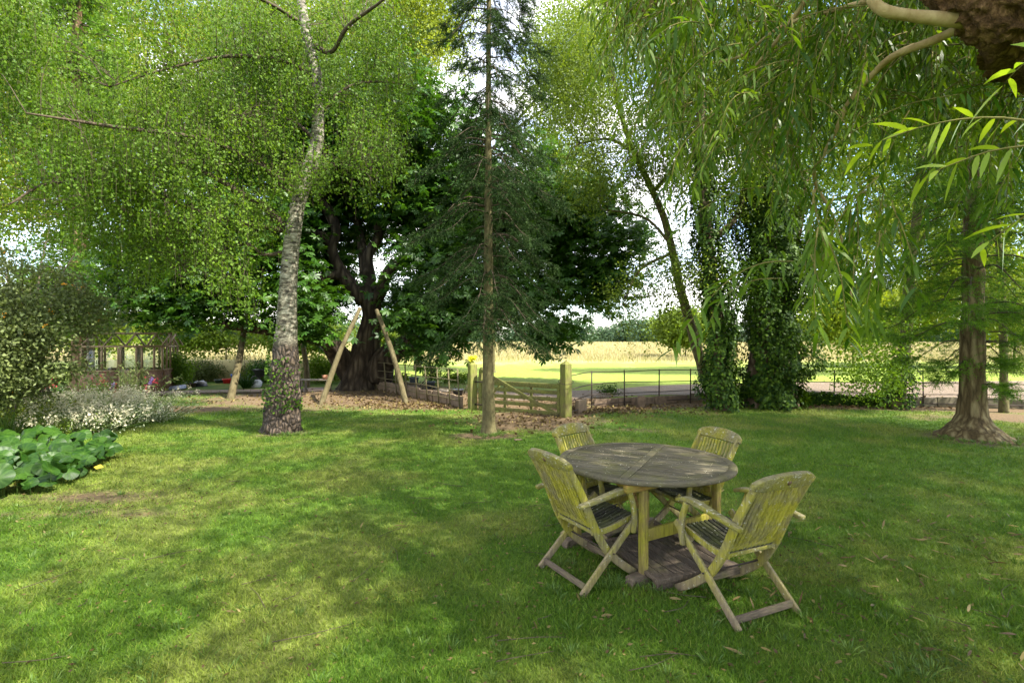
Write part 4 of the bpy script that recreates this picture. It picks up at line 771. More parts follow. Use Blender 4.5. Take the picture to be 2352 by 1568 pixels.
def bergenia():
    b = g(110, 1090); t = thing('bergenia_clump', 'clump of broad glossy dark green leaves at the left edge of the lawn', 'perennial', b); mb = MB(); st = MB()
    ex = []
    for i in range(330):
        px = random.uniform(-120, 255); lo = np.interp(px, [-120, 0, 120, 200, 255], [1160, 1150, 1130, 1100, 1060]); py = random.uniform(1018, lo)
        if px > 150 and py < 1018+(px-150)*.15: continue
        q = g(px, py); hgt = random.uniform(.12, .26); s = random.uniform(.07, .125); az = random.uniform(0, 2*PI)
        o = np.array([math.cos(az), math.sin(az), 0]); nrm = unit(np.array([.1, -.45, .75])+R.normal(size=3)*.42); a = unit(o-nrm*np.dot(o, nrm)); w = np.cross(nrm, a); c = q+[0, 0, hgt]
        NV = 22; th = np.linspace(0, 2*PI, NV+1)[:-1]; ring = []; tn = [.9]; tb = random.random()*.55
        for k_ in (.5, 1):
            for m_, q_ in enumerate(th):
                rad = s*k_*(1-.12*math.cos(q_))*(1+.05*math.sin(q_*3+i)); vein = (m_ % 2)
                ring.append(c+a*math.cos(q_)*rad*1.1+w*math.sin(q_)*rad*.92+nrm*(s*(.12*math.cos(q_*3+i)*k_-.30*k_*k_+.16*abs(math.sin(q_))*k_+(.05 if vein else -.05)*(1.2-.5*k_)))); tn.append(tb+(.5 if vein else 0)*(1.2-k_*.6))
        V = [c]+ring; tr = [(0, 1+k, 1+(k+1) % NV) for k in range(NV)]; qd = [(1+k, 1+NV+k, 1+NV+(k+1) % NV, 1+(k+1) % NV) for k in range(NV)]
        mb.add(V, qd, tr, a=tn); tube(st, [q, c], [.006, .004], 4, 2)
    mk('leaf_mass', mb, M['bergenia'], t, smooth=True); mk('stalks', st, M['blade'], t)
    y = MB(); 
    for px, py in [(60, 1075), (215, 1090), (30, 1130)]:
        q = g(px, py)+[0, 0, .1]; y.add([q, q+[.07, .02, .03], q+[.13, 0, 0], q+[.06, -.03, -.02]], [(0, 1, 2, 3)], a=[.9]*4)
    mk('yellow_leaf', y, leafmat('yellowed_leaf', (.55, .42, .05), (.6, .45, .05), .2), t)
bergenia()

# ------------------------------------------------------------------ fences, gate, walls
GL = np.array([-.99, 12.53, 0]); GR = np.array([1.21, 11.24, 0])
def gatepost(p, h, r, label, rz):
    mb = MB(); c, s = math.cos(rz), math.sin(rz); ax = (c, s, 0); ay = (-s, c, 0); box(mb, p+[0, 0, h/2-.06], r, r, h/2-.06, ax, ay)
    V = [p+np.array(ax)*r*a+np.array(ay)*r*b+[0, 0, h-.12] for a, b in ((-1, -1), (1, -1), (1, 1), (-1, 1))]+[p+[0, 0, h-.03]]
    mb.add(V, None, [(0, 1, 4), (1, 2, 4), (2, 3, 4), (3, 0, 4)]); return tag(mk('gate_post', mb, M['post_wood'], org=p, bevel=.006), label, 'gate post', 'square timber gate posts')
gatepost(GL, 1.24, .093, 'square weathered timber post at the hinge side of the gate', .5)
gatepost(GR, 1.31, .095, 'square weathered timber post at the latch side of the gate, where the iron fence starts', .6)
def gate():
    u = unit(GR-GL); t = thing('field_gate', 'green-grey wooden five-bar gate with diagonal brace, closed between the posts', 'gate', GL+u*.2)
    a = GL+u*.2; b = GR-u*.14; Lg = np.linalg.norm(b-a); n = np.array([u[1], -u[0], 0]); n = -n if n[1] > 0 else n
    def at(s, z, off=0): return a+u*s*Lg+n*off+np.array([0, 0, z])
    for k, z in enumerate((.70, .54, .385, .23, .065)):
        mb = MB(); beam(mb, at(.02, z), at(1, z-(.02 if k == 0 else 0)), .045 if k else .06, .11 if k == 0 else .085); mk('top_rail' if k == 0 else 'rail', mb, M['gate_wood'], t, bevel=.004)
    mb = MB(); sweep(mb, [at(.02, .01), at(.02, .6), at(.025, .95), at(.045, 1.06)], n, .075, [.09, .09, .085, .05]); mk('heel_post', mb, M['gate_wood'], t, bevel=.005)
    mb = MB(); beam(mb, at(.985, .02), at(.985, .76), .07, .07, up=u); mk('latch_stile', mb, M['gate_wood'], t, bevel=.004)
    for s in (.33, .655): mb = MB(); beam(mb, at(s, .03, -.036), at(s, .74, -.036), .022, .07, up=u); mk('upright', mb, M['gate_wood'], t, bevel=.003)
    mb = MB(); sweep(mb, [at(.03, 1.0, .04), at(.10, .93, .042), at(.25, .78, .042), at(.6, .42, .042), at(.985, .05, .042)], n, .025, .08); mk('brace', mb, M['gate_wood'], t, bevel=.003)
    mb = MB(); beam(mb, at(.05, .07, -.036), at(.26, .64, -.036), .022, .07, up=n); mk('brace', mb, M['gate_wood'], t)
    mb = MB(); beam(mb, at(-.05, .70, .03), at(.2, .70, .05), .012, .035); beam(mb, at(-.05, .14, .03), at(.1, .14, .05), .012, .035); mk('hinge', mb, M['iron'], t)
gate()
def ironfence(name, label, pts, zr, ph, mat=None, lean=0):
    t = thing(name, label, 'fence', pts[0])
    for p in pts[(0 if lean else 1):]:
        mb = MB(); o = np.array([random.uniform(-.02, .02)-lean, 0, 0]); beam(mb, np.array(p)-[0, 0, .05], np.array(p)+o+[0, 0, ph], .030 if not lean else .036, .012 if not lean else .02, up=(0, 1, 0)); mk('post', mb, mat or M['iron'], t)
    for z in zr:
        mb = MB(); tube(mb, [np.array(p)+[-lean*z/ph if lean else 0, .012, z+random.uniform(-.014, .014)] for p in pts], [.0115]*len(pts), 6, 5); mk('rail', mb, mat or M['iron'], t)
    return t
rp = [(GR[0]+.12, GR[1]+.05, 0), (2.02, 12.7, 0), (2.96, 13.17, 0), (3.99, 13.59, 0), (4.92, 13.8, 0), (5.8, 13.75, 0), (6.7, 13.63, 0), (7.65, 13.5, 0), (8.6, 13.37, 0), (9.6, 13.17, 0), (10.66, 12.97, 0), (11.8, 12.75, 0), (13, 12.5, 0), (14.3, 12.25, 0), (15.6, 12, 0)]
ironfence('iron_fence', 'rusty thin iron estate fence running right from the gate', rp, (.92, .62, .34, .10), .95)
lps = [(-1.08-.47*i*1.0, 12.62+.655*i, 0) for i in range(8)]
ironfence('garden_fence', 'mossy iron rail fence with leaning posts from the gate to the chestnut', [(-1.25-.075-3.7*f_, 12.78-.06+5.17*f_, 0) for f_ in (0, .08, .18, .29, .40, .52, .64, .78, .92)], (.98, .70, .45, .20), 1.0, plain('mossy_iron', (.10, .085, .035), .85, .35, 15), lean=.06)
# low retaining walls of upright slabs
def slabwall(name, label, a, b, h, w, mat, jit=.02):
    t = thing(name, label, 'wall', a); a = np.array(a, float); b = np.array(b, float); L = np.linalg.norm(b-a); n = max(1, int(L/w)); u = (b-a)/L; v = np.array([-u[1], u[0], 0]); s = 0
    for i in range(n):
        hh = h*(1+random.uniform(-.09, .05)); mb = MB(); c = a+u*(L*(i+.5)/n)+v*random.uniform(-jit, jit)+[0, 0, hh/2-.03]; box(mb, c, L/n/2-.006, .025, hh/2+.03, u, v, (0, 0, 1)); mk('slab', mb, mat, t, bevel=.006)
    return t
slabwall('slab_wall', 'low wall of upright tan concrete slabs below the leaning fence', (-1.25, 12.78, 0), (-4.95, 17.95, 0), .31, .42, M['conc'])
t = slabwall('brick_wall', 'low crumbling wall of brown blocks below the right-hand iron fence', (2.1, 12.9, 0), (4.9, 13.95, 0), .22, .36, M['brickish'], .03)
slabwall('mossy_wall', 'low dark mossy block wall behind the ivy-clad trunks', (4.95, 13.97, 0), (15.5, 12.15, 0), .26, .5, plain('mossy_block', (.10, .085, .05), .9, .4, 6, bump=.5), .02)
mb = MB(); box(mb, (1.66, 12.05, .13), .23, .05, .17, unit(np.array([.55, .83, 0])), unit(np.array([-.83, .55, 0]))); tag(mk('stone_block', mb, M['conc'], org=(1.66, 12.05, 0), bevel=.012), 'upright tan stone slab just right of the latch post', 'stone')
mb = MB(); box(mb, (3.35, 12.98, .13), .09, .05, .16); tag(mk('brick_pier', mb, M['brickish'], org=(3.35, 12.98, 0), bevel=.01), 'short dark brick pier standing proud of the crumbling wall', 'pier')
mb = MB(); n = 5200; xx = 6.4+rnd(n)*3.6+R.normal(size=n)*.2; yy = np.interp(xx, [4.95, 15.5], [13.97, 12.15]); k = n2(xx, yy*0, 1.8, 3, 12); p = np.stack([xx, yy-.05-.10*rnd(n), (.03+.30*rnd(n))*(.5+.9*k)], 1)
leaves(mb, p, unit(rdir(n)+np.array([0, -.5, -.4])), .07*(.6+.6*rnd(n)), .06, rnd(n)**1.5, nrm=np.array([0, -1., .3])); tag(mk('ivy_mat', mb, M['ivy'], org=(8.2, 13.4, 0)), 'dark ivy mat hanging over the low wall left of the pale trunk', 'ivy')
# rendered wall beyond the back lawn
WY = 21.6
mb = MB(); box(mb, (-12.4, WY, .44), 5.6, .11, .46); w_ = mk('garden_wall', mb, plain('cream_render', (.46, .40, .19), .9, .22, 2.2, bump=.2), org=(-12.4, WY, 0)); tag(w_, 'low cream rendered wall at the back of the garden', 'wall')
def climber(px, py, w, h, lab, D, leaf='birch_leaf', n=90):
    b = np.array([(px-1176)/F*D, D, 0]); t = thing('wall_shrub', lab, 'shrub', b, 'shrubs against the cream wall'); mb = MB()
    for i in range(10): tube(mb, [b+R.normal(size=3)*[.15, .05, 0], b+[random.uniform(-w, w)*.6, 0, h*.6], b+[random.uniform(-w, w), 0, h]], [.01, .008, .004], 4, 3)
    mk('stems', mb, M['twig'], t); c = b+[0, 0, h*.5]+rdir(n)*(rnd(n)**.4)[:, None]*np.array([w, .25, h*.5]); c[:, 2] = np.maximum(c[:, 2], .08); mb = MB(); cloud(mb, c, 40, (.3, .25, .25), .07, .05); mk('foliage', mb, M[leaf], t)
climber(400, 870, .6, 1.25, 'dark leafy shrub at the right corner of the greenhouse', 18.3, 'birch_leaf', 130)
climber(455, 870, 1.0, .85, 'grey-green bushy shrub spread along the cream wall', 21.2, 'coton', 150)
climber(570, 870, .5, .7, 'thin bamboo-like shrub against the cream wall', 21.2, 'mid_leaf', 30)
climber(600, 872, .4, .95, 'dark shrub at the right end of the cream wall near the birch', 20.6, 'chest_leaf', 70)
climber(745, 868, .9, 1.1, 'leafy bush behind the slatted bench by the old chestnut', 20.5, 'birch_leaf', 140)

# greenhouse
def greenhouse():
    A = g(272, 901.5); Bc = g(373, 898.5); C_ = g(212, 897); t = thing('greenhouse', 'small timber greenhouse with brick base and half-open plank door', 'greenhouse', A)
    wood = plain('greenhouse_wood', (.22, .15, .08), .8, .25, 6); brick = plain('greenhouse_brick', (.17, .095, .055), .9, .3, 14, bump=.4)
    u = unit(Bc-A); v = unit(np.array([-u[1], u[0], 0])); Lx = np.linalg.norm(Bc-A); Wd = 1.9; sill = .70; eave = 1.50; ridge = 1.98
    A = np.array([A[0], A[1], 0]); X0 = A-u*1.0; Lx += 1.0
    def pt(s, w, z): return X0+u*s+v*w+np.array([0, 0, z])
    mb = MB()
    for (s0, w0, s1, w1) in ((0, 0, Lx-1.2, 0), (Lx-.55, 0, Lx, 0), (Lx, .06, Lx, Wd), (0, Wd, Lx-.06, Wd), (0, .06, 0, Wd-.06)):
        beam(mb, pt(s0, w0, sill/2), pt(s1, w1, sill/2), .10, sill)
    mk('base_wall', mb, brick, t)
    mb = MB(); hz = (sill+eave)/2
    for w in (0, Wd): beam(mb, pt(-.05, w, sill+.025), pt(Lx+.05, w, sill+.025), .14, .045)
    for s in (0, Lx): beam(mb, pt(s, .07, sill+.027), pt(s, Wd-.07, sill+.027), .13, .045)
    mk('sill', mb, wood, t)
    mb = MB(); ss = [0, .55, 1.0, 1.5, 2.0, Lx-1.17, Lx-.58, Lx]
    for w in (0, Wd):
        for s in ss: beam(mb, pt(s, w, sill+.05), pt(s, w, eave), .055, .06, up=u)
    for w in (.5, .95, 1.4):
        for s in (0, Lx): beam(mb, pt(s, w, sill+.05), pt(s, w, eave+(ridge-eave)*(1-abs(w-.95)/.95)-.02), .05, .05, up=u)
    for w in (0, Wd): beam(mb, pt(-.05, w, eave+.03), pt(Lx+.05, w, eave+.03), .07, .06)
    for s in (0, Lx): beam(mb, pt(s, .04, eave+.028), pt(s, Wd-.04, eave+.028), .05, .05)
    beam(mb, pt(-.06, Wd/2, ridge), pt(Lx+.06, Wd/2, ridge), .05, .08)
    for s in (0, .6, 1.2, 1.8, 2.4, Lx):
        for w in (0, Wd): beam(mb, pt(s, w, eave+.06), pt(s, Wd/2+(w-Wd/2)*.03, ridge-.02), .04, .05)
    mk('frame', mb, wood, t)
    m, n, l, out = newmat('greenhouse_glass'); gl = N_(n, 'BsdfGlossy', Roughness=.05); tr = N_(n, 'BsdfTransparent'); mx = N_(n, 'MixShader'); mx.inputs[0].default_value = .05; tr.inputs[0].default_value = (.92, .96, .93, 1)
    l.new(tr.outputs[0], mx.inputs[1]); l.new(gl.outputs[0], mx.inputs[2]); l.new(mx.outputs[0], out.inputs[0])
    for a, b in zip(ss[:-1], ss[1:]):
        mb = MB(); beam(mb, pt(a+.03, 0, hz+.02), pt(b-.03, 0, hz+.02), .006, eave-sill-.08); mk('pane', mb, m, t)
    mb = MB(); beam(mb, pt(0, .05, hz+.02), pt(0, Wd-.05, hz+.02), .006, eave-sill-.08); mk('end_pane', mb, m, t)
    for w in (0, Wd):
        mb = MB(); V = [pt(.02, w, eave+.09), pt(Lx-.02, w, eave+.09), pt(Lx-.02, Wd/2, ridge-.01), pt(.02, Wd/2, ridge-.01)]; mb.add(V, [(0, 1, 2, 3)]); mk('roof_glass', mb, m, t)
    d = MB(); c0 = pt(Lx-1.2, -.10, 0); c1 = pt(Lx-.60, -.14, 0)
    beam(d, c0+[0, 0, .37], c1+[0, 0, .37], .03, .70); dd = unit(c1-c0); nn = np.array([dd[1], -dd[0], 0])
    for z in (.06, .68): beam(d, c0+nn*.025+[0, 0, z], c1+nn*.025+[0, 0, z], .02, .09)
    for s in (.05, .55): beam(d, c0+dd*s+nn*.026+[0, 0, .11], c0+dd*s+nn*.026+[0, 0, .63], .022, .08, up=nn)
    dr = mk('door', d, wood, t, bevel=.004); hb = MB(); beam(hb, c0+dd*.07+nn*.05+[0, 0, .50], c0+dd*.07+nn*.05+[0, 0, .60], .02, .02, up=nn); mk('handle', hb, M['iron'], dr)
    st = MB(); beam(st, pt(.3, 1.4, .66), pt(Lx-.2, 1.4, .66), .4, .04); mk('staging', st, wood, t)
greenhouse()

# ------------------------------------------------------------------ small garden things
def pot(px, py, r, h, col, label, cat='plant pot', z=0, name='plant_pot', grp=None, taper=.8):
    b = g(px, py, z); mb = MB(); lathe(mb, b, [(0, .002), (r*taper, .002), (r*.98, h*.86), (r*1.08, h*.87), (r*1.08, h), (r*.93, h), (r*.88, h*.8), (0, h*.8)], 18); return tag(mk(name, mb, plain(label[:20], col, .55, .2), org=b, smooth=False), label, cat, grp)
pot(541, 879, .17, .36, (.01, .12, .55), 'tall blue plastic tub at the foot of the cream wall', 'tub', name='tub', grp='tubs by the cream wall', taper=.75)
pot(523, 880, .19, .18, (.55, .02, .02), 'low red plastic tub beside the blue one', 'tub', name='tub', grp='tubs by the cream wall')
pot(505, 879, .20, .14, (.05, .08, .07), 'low grey-green tub left of the red one', 'tub', name='tub', grp='tubs by the cream wall')
pot(564, 879, .13, .12, (.42, .44, .46), 'small pale grey tub right of the blue one', 'tub', name='tub', grp='tubs by the cream wall')
pot(438, 889, .19, .16, (.06, .035, .025), 'dark brown round pot on the back lawn near the greenhouse', name='plant_pot')
pot(988, 893, .16, .24, (.05, .06, .07), 'dark grey bucket behind the leaning fence', 'bucket', ZF, 'bucket', 'buckets behind the leaning fence')
pot(951, 880, .17, .22, (.09, .11, .13), 'bluish grey bucket nearest the chestnut trunk', 'bucket', ZF, 'bucket', 'buckets behind the leaning fence')
pot(1052, 907, .15, .17, (.03, .035, .045), 'black pot behind the leaning fence nearest the gate', 'plant pot', ZF, 'plant_pot')
mb = MB(); b = g(1020, 900, ZF); box(mb, b+[0, 0, .05], .13, .07, .05, unit(np.array([1, -.3, 0])), unit(np.array([.3, 1, 0]))); tag(mk('stone_block', mb, plain('pale_block', (.42, .36, .28), .9, .2), org=b, bevel=.01), 'small pale block on the soil between bucket and black pot', 'stone')
mb = MB(); b = g(1065, 905, ZF); beam(mb, b, b+np.array([.12, .05, .30]), .035, .02); tag(mk('wooden_stake', mb, M['pole'], org=b), 'short pale stake leaning in the soil by the black pot', 'stake')
mb = MB(); b = g(965, 885, ZF); beam(mb, b, b+np.array([.55, .1, .62]), .035, .03); tag(mk('timber_offcut', mb, M['twig'], org=b), 'dark timber leaning on the iron fence behind the bucket', 'timber')
def bedbush(px, py, w, h, leaf, lab, n=60, sz=.07):
    b = g(px, py, ZF); t = thing('bed_plant', lab, 'plant', b, 'plants behind the leaning fence'); mb = MB()
    for i in range(7): tube(mb, [b, b+[random.uniform(-w, w)*.7, 0, h*.9]], [.007, .003], 4, 2)
    mk('stems', mb, M['twig'], t); c = b+[0, 0, h*.5]+rdir(n)*(rnd(n)**.4)[:, None]*np.array([w, w*.7, h*.5]); c[:, 2] = np.maximum(c[:, 2], ZF+.05); mb = MB(); cloud(mb, c, 26, (.16, .16, .14), sz, sz*.6); mk('foliage', mb, M[leaf], t)
bedbush(990, 880, .32, .75, 'ivy', 'leafy young plant standing in the grey bucket area', 40)
bedbush(1045, 878, .7, .36, 'birch_leaf', 'low green plants in the soil behind the black pot', 70)
bedbush(915, 878, .5, .3, 'mid_leaf', 'low green plant beside the chestnut trunk behind the fence', 40)
bedbush(1400, 906, .3, .22, 'ivy', 'small leafy weed at the foot of the crumbling wall', 20, .06)
# soil heap strip behind the left fence
# bench of slats near chestnut
def bench():
    a = g(722, 900); t = thing('slatted_bench', 'low grey slatted potting bench left of the chestnut trunk', 'bench', a); a = a+[0, 0, 0]; L = 1.05; gw = plain('grey_bench_wood', (.15, .13, .10), .85, .3)
    for k in range(4): mb = MB(); beam(mb, a+[-L/2, k*.11, .40], a+[L/2, k*.11, .40], .09, .03); mk('slat', mb, gw, t, bevel=.004)
    for sx in (-.42, .42):
        for sy in (.02, .32): mb = MB(); beam(mb, a+[sx, sy, 0], a+[sx, sy, .385], .05, .05, up=(0, 1, 0)); mk('leg', mb, gw, t)
    pot_ = g(790, 898)
bench()
pot(683, 893, .17, .36, (.02, .02, .03), 'black bin between the birch trunk and the slatted bench', 'bin', name='garden_bin')
b = g(725, 900)
mb = MB(); lathe(mb, b+[.25, .15, .416], [(0, 0), (.07, 0), (.09, .14), (.08, .14), (0, .12)], 14); tag(mk('plant_pot', mb, plain('clay', (.34, .16, .09), .8, .2), org=b+[.25, .15, .416]), 'small clay pot standing on the slatted bench', 'plant pot')
def barrow():
    b = g(612, 884); t = thing('wheelbarrow', 'black wheelbarrow seen just left of the birch trunk', 'wheelbarrow', b); blk = plain('black_tray', (.02, .02, .022), .5, .2)
    mb = MB(); A = [b+np.array(k) for k in ((-.28, -.2, .35), (.28, -.2, .35), (.28, .2, .35), (-.28, .2, .35), (-.42, -.3, .62), (.40, -.3, .58), (.40, .3, .58), (-.42, .3, .62))]
    mb.add(A, [(0, 3, 2, 1), (0, 1, 5, 4), (1, 2, 6, 5), (2, 3, 7, 6), (3, 0, 4, 7)]); mk('tray', mb, blk, t)
    mb = MB(); th = np.linspace(0, 2*PI, 17); tube(mb, [b+np.array([-.42+.17*math.cos(a), 0, .18+.17*math.sin(a)]) for a in th], [.03]*17, 6, 2); mk('wheel', mb, blk, t)
    mb = MB()
    for s in (-.2, .2): tube(mb, [b+[-.42, s*.2, .18], b+[-.1, s, .34], b+[.75, s*1.3, .5]], [.014]*3, 6, 4); tube(mb, [b+[.2, s, .36], b+[.25, s, 0]], [.014, .014], 6, 3)
    mk('frame', mb, M['iron'], t)
barrow()
b = g(565, 891); mb = MB(); tuft(mb, b, 170, .5, .12, .022, 1.1, .2, .3); tag(mk('yucca_plant', mb, M['bergenia'], org=b), 'dark spiky rosette plant on the back lawn left of the birch', 'plant')
b = g(590, 889); mb = MB(); lathe(mb, b, [(0, .26), (.08, .25), (.15, .16), (.17, .06), (.14, 0)], 12); V = mb.v[0]; V += (vnoise(V*9, 3)-.5)[:, None]*.07
tag(mk('white_sack', mb, plain('white_plastic', (.55, .56, .60), .5, .1), org=b, smooth=True), 'crumpled white sack beside the spiky rosette plant', 'sack')
b = g(408, 894); mb = MB(); box(mb, b+[0, 0, .07], .24, .14, .07, unit(np.array([1, .2, .12])), unit(np.array([-.2, 1, 0])), (0, 0, 1)); 
tag(mk('compost_bag', mb, plain('bag_plastic', (.45, .47, .60), .4, .5, 5), org=b, bevel=.04), 'crumpled white and blue bag lying at the greenhouse corner', 'bag')
b = g(458, 887); mb = MB(); lathe(mb, b, [(0, .2), (.12, .19), (.24, .12), (.28, 0)], 10); V = mb.v[0]; V += (vnoise(V*6, 5)-.5)[:, None]*.12; tag(mk('black_sack', mb, plain('black_plastic', (.012, .012, .014), .4, .2), org=b+[0, 0, 0], smooth=True), 'slumped black sack at the foot of the cream wall shrubs', 'sack')
mb = MB(); b = g(547, 880)+[0, .5, 0]; tube(mb, [b, b+[0, 0, 1.25]], [.012, .008], 6, 3); tag(mk('garden_cane', mb, M['pole'], org=b), 'thin upright cane behind the blue tub', 'cane')
# yellow cloth on the hinge post
c = GL+[-.02, -.02, 1.24]; mb = MB(); cloud(mb, np.array([c+[-.03, 0, .03], c+[.03, 0, .05]]), 40, (.09, .09, .05), .07, .05); tag(mk('yellow_flower_bunch', mb, leafmat('yellow_cloth', (.6, .6, .02), (.75, .75, .05), .3), org=c), 'bright yellow bunch lying on top of the hinge-side gate post', 'flowers')
mb = MB(); th = np.linspace(0, 2*PI, 13)
tube(mb, [GR+np.array([.17*math.cos(a), .17*math.sin(a), .80+.05*math.sin(a)]) for a in th], [.006]*13, 5, 3); tag(mk('gate_loop', mb, M['iron'], org=GR), 'wire loop round the latch post', 'wire loop')
mb = MB(); b = g(1190, 1011); box(mb, b+[0, 0, .012], .07, .035, .014, unit(np.array([1, .3, 0])), unit(np.array([-.3, 1, 0]))); tag(mk('stone', mb, M['conc'], org=b, bevel=.012), 'small pale stone on the grass by the spruce foot', 'stone')

# ------------------------------------------------------------------ table
TC = np.array([1.075, 4.06, 0]); ang = math.radians(30); U = np.array([math.cos(ang), math.sin(ang), 0]); Vv = np.array([-math.sin(ang), math.cos(ang), 0])
def table():
    t = thing('round_table', 'round weathered grey-black wooden garden table in the middle of four chairs', 'table', TC); Rr = .69; z = .745
    def W(a, b, zz): return TC+U*a+Vv*b+np.array([0, 0, zz])
    # top: planks either side of a cross rail, in a segmented rim
    pa = math.radians(-28); a1 = np.array([math.cos(pa), math.sin(pa), 0]); a2 = np.array([-math.sin(pa), math.cos(pa), 0]); mb = MB(); ri = Rr-.062; y = -ri+.004
    while y < ri-.01:
        y1 = min(y+.062, ri-.002)
        for sgn in (-1, 1):
            def xe(q): return math.sqrt(max(ri*ri-q*q, 0))
            n_ = 5; lo = []; up = []
            for q in np.linspace(y+.0045, y1, n_):
                lo.append((.036, q)); up.append((max(xe(q)-.003, .04), q))
            V = []
            zz_ = z-random.uniform(0, .0025)
            for zz in (zz_-.022, zz_):
                for (s, q) in lo+up[::-1]: V.append(TC+a1*s*sgn+a2*q+np.array([0, 0, zz]))
            m_ = 2*n_; qd = []
            for i in range(n_-1): qd += [(m_+i, m_+i+1, m_+m_-2-i, m_+m_-1-i), (i+1, i, m_-1-i, m_-2-i)]
            for i in range(m_): qd.append((i, (i+1) % m_, m_+(i+1) % m_, m_+i))
            mb.add(V, qd, a=np.full(len(V), random.uniform(.15, .85)))
        y += .064
    o = mk('tabletop', mb, M['table_top'], t)
    mb = MB(); beam(mb, TC-a2*(ri-.003)+[0, 0, z-.012], TC+a2*(ri-.003)+[0, 0, z-.012], .064, .024); mk('cross_rail', mb, M['table_top'], t, bevel=.002)
    mb = MB(); N = 72; th = np.linspace(0, 2*PI, N, endpoint=False); rr = [(ri, z-.026), (ri, z), (Rr-.006, z), (Rr, z-.006), (Rr, z-.024), (Rr-.006, z-.03)]
    V = np.array([TC+[r_*math.cos(a), r_*math.sin(a), zz] for r_, zz in rr for a in th]); qd = [(k*N+j, k*N+(j+1) % N, ((k+1) % 6)*N+(j+1) % N, ((k+1) % 6)*N+j) for k in range(6) for j in range(N)]
    mb.add(V, qd); mk('rim', mb, M['table_top'], t)
    for s in (-1, 1):
        for q in (-1, 1): mb = MB(); beam(mb, W(.39*q, .38*s, .05), W(.39*q, .38*s, .655), .052, .052, up=U); mk('leg', mb, M['table_leg'], t, bevel=.005)
        mb = MB(); sweep(mb, [W(-.50, .38*s, .022), W(-.47, .38*s, .032), W(0, .38*s, .036), W(.47, .38*s, .032), W(.50, .38*s, .022)], Vv, .075, [.05, .07, .07, .07, .05]); mk('foot_bar', mb, M['foot_wood'], t, bevel=.008)
        mb = MB(); beam(mb, W(-.358, .38*s, .33), W(.358, .38*s, .33), .03, .085); mk('stretcher', mb, M['table_leg'], t, bevel=.004)
        mb = MB(); beam(mb, W(-.56, .38*s, .683), W(.50, .38*s, .683), .05, .055); mk('bearer', mb, M['table_apron'], t, bevel=.004)
    for q in (-1, 1):
        mb = MB(); beam(mb, W(.39*q, -.345, .672), W(.39*q, .345, .672), .024, .075); mk('apron', mb, M['table_apron'], t, bevel=.003)
        mb = MB(); sweep(mb, [W(.39*q-.0, -.30, .50), W(.39*q, -.27, .58), W(.39*q, -.18, .63), W(.39*q, -.06, .655)], U, .022, [.05, .07, .05, .03]); mk('bracket', mb, M['table_apron'], t)
table()
# litter on the table
mb = MB(); n = 420; r = .66*np.sqrt(rnd(n)); th = rnd(n)*2*PI+.4*np.sin(rnd(n)*6); p = TC+np.stack([r*np.cos(th), r*np.sin(th), .7475+0*r], 1); kp = fbm(p*5, 3, 44) > .46; p = p[kp]
d = rdir(len(p)); d[:, 2] *= .12; leaves(mb, p, unit(d), .005+.013*rnd(len(p))**2.5, .004+.004*rnd(len(p)), rnd(len(p)), nrm=np.array([0, 0, 1.]), fold=.05)
d = rdir(9); d[:, 2] *= .08; pl = TC+np.stack([R.normal(size=9)*.3, R.normal(size=9)*.25, .749+0*rnd(9)], 1); leaves(mb, pl, unit(d), .06, .008, np.zeros(9), nrm=np.array([0, 0, 1.]))
tag(mk('table_litter', mb, leafmat('pale_fleck', (.35, .30, .2), (.7, .66, .55), .2)), 'pale flecks and bits of leaf scattered over the table top', 'litter', kind='stuff')
def deck():
    a = math.radians(21); u = np.array([math.cos(a), math.sin(a), 0]); v = np.array([-math.sin(a), math.cos(a), 0]); o = np.array([.98, 3.36, 0]); t = thing('wooden_deck_panel', 'square brown planked panel lying on the grass under the table', 'panel', o)
    for k in range(8):
        mb = MB(); s = .04+k*.088; beam(mb, o+u*s+v*.052+[0, 0, .085], o+u*s+v*.70+[0, 0, .085], .080, .024, tint=random.uniform(.15, .85)); mk('plank', mb, M['deck_wood'], t, bevel=.003)
    for k in (.025, .725): mb = MB(); beam(mb, o+v*k+[0, 0, .082], o+u*.70+v*k+[0, 0, .082], .05, .034); mk('edge_board', mb, M['deck_wood'], t, bevel=.003)
    for k in (.06, .36, .66): mb = MB(); beam(mb, o+u*.02+v*k+[0, 0, .036], o+u*.68+v*k+[0, 0, .036], .06, .055); mk('batten', mb, M['deck_wood'], t, bevel=.003)
deck()

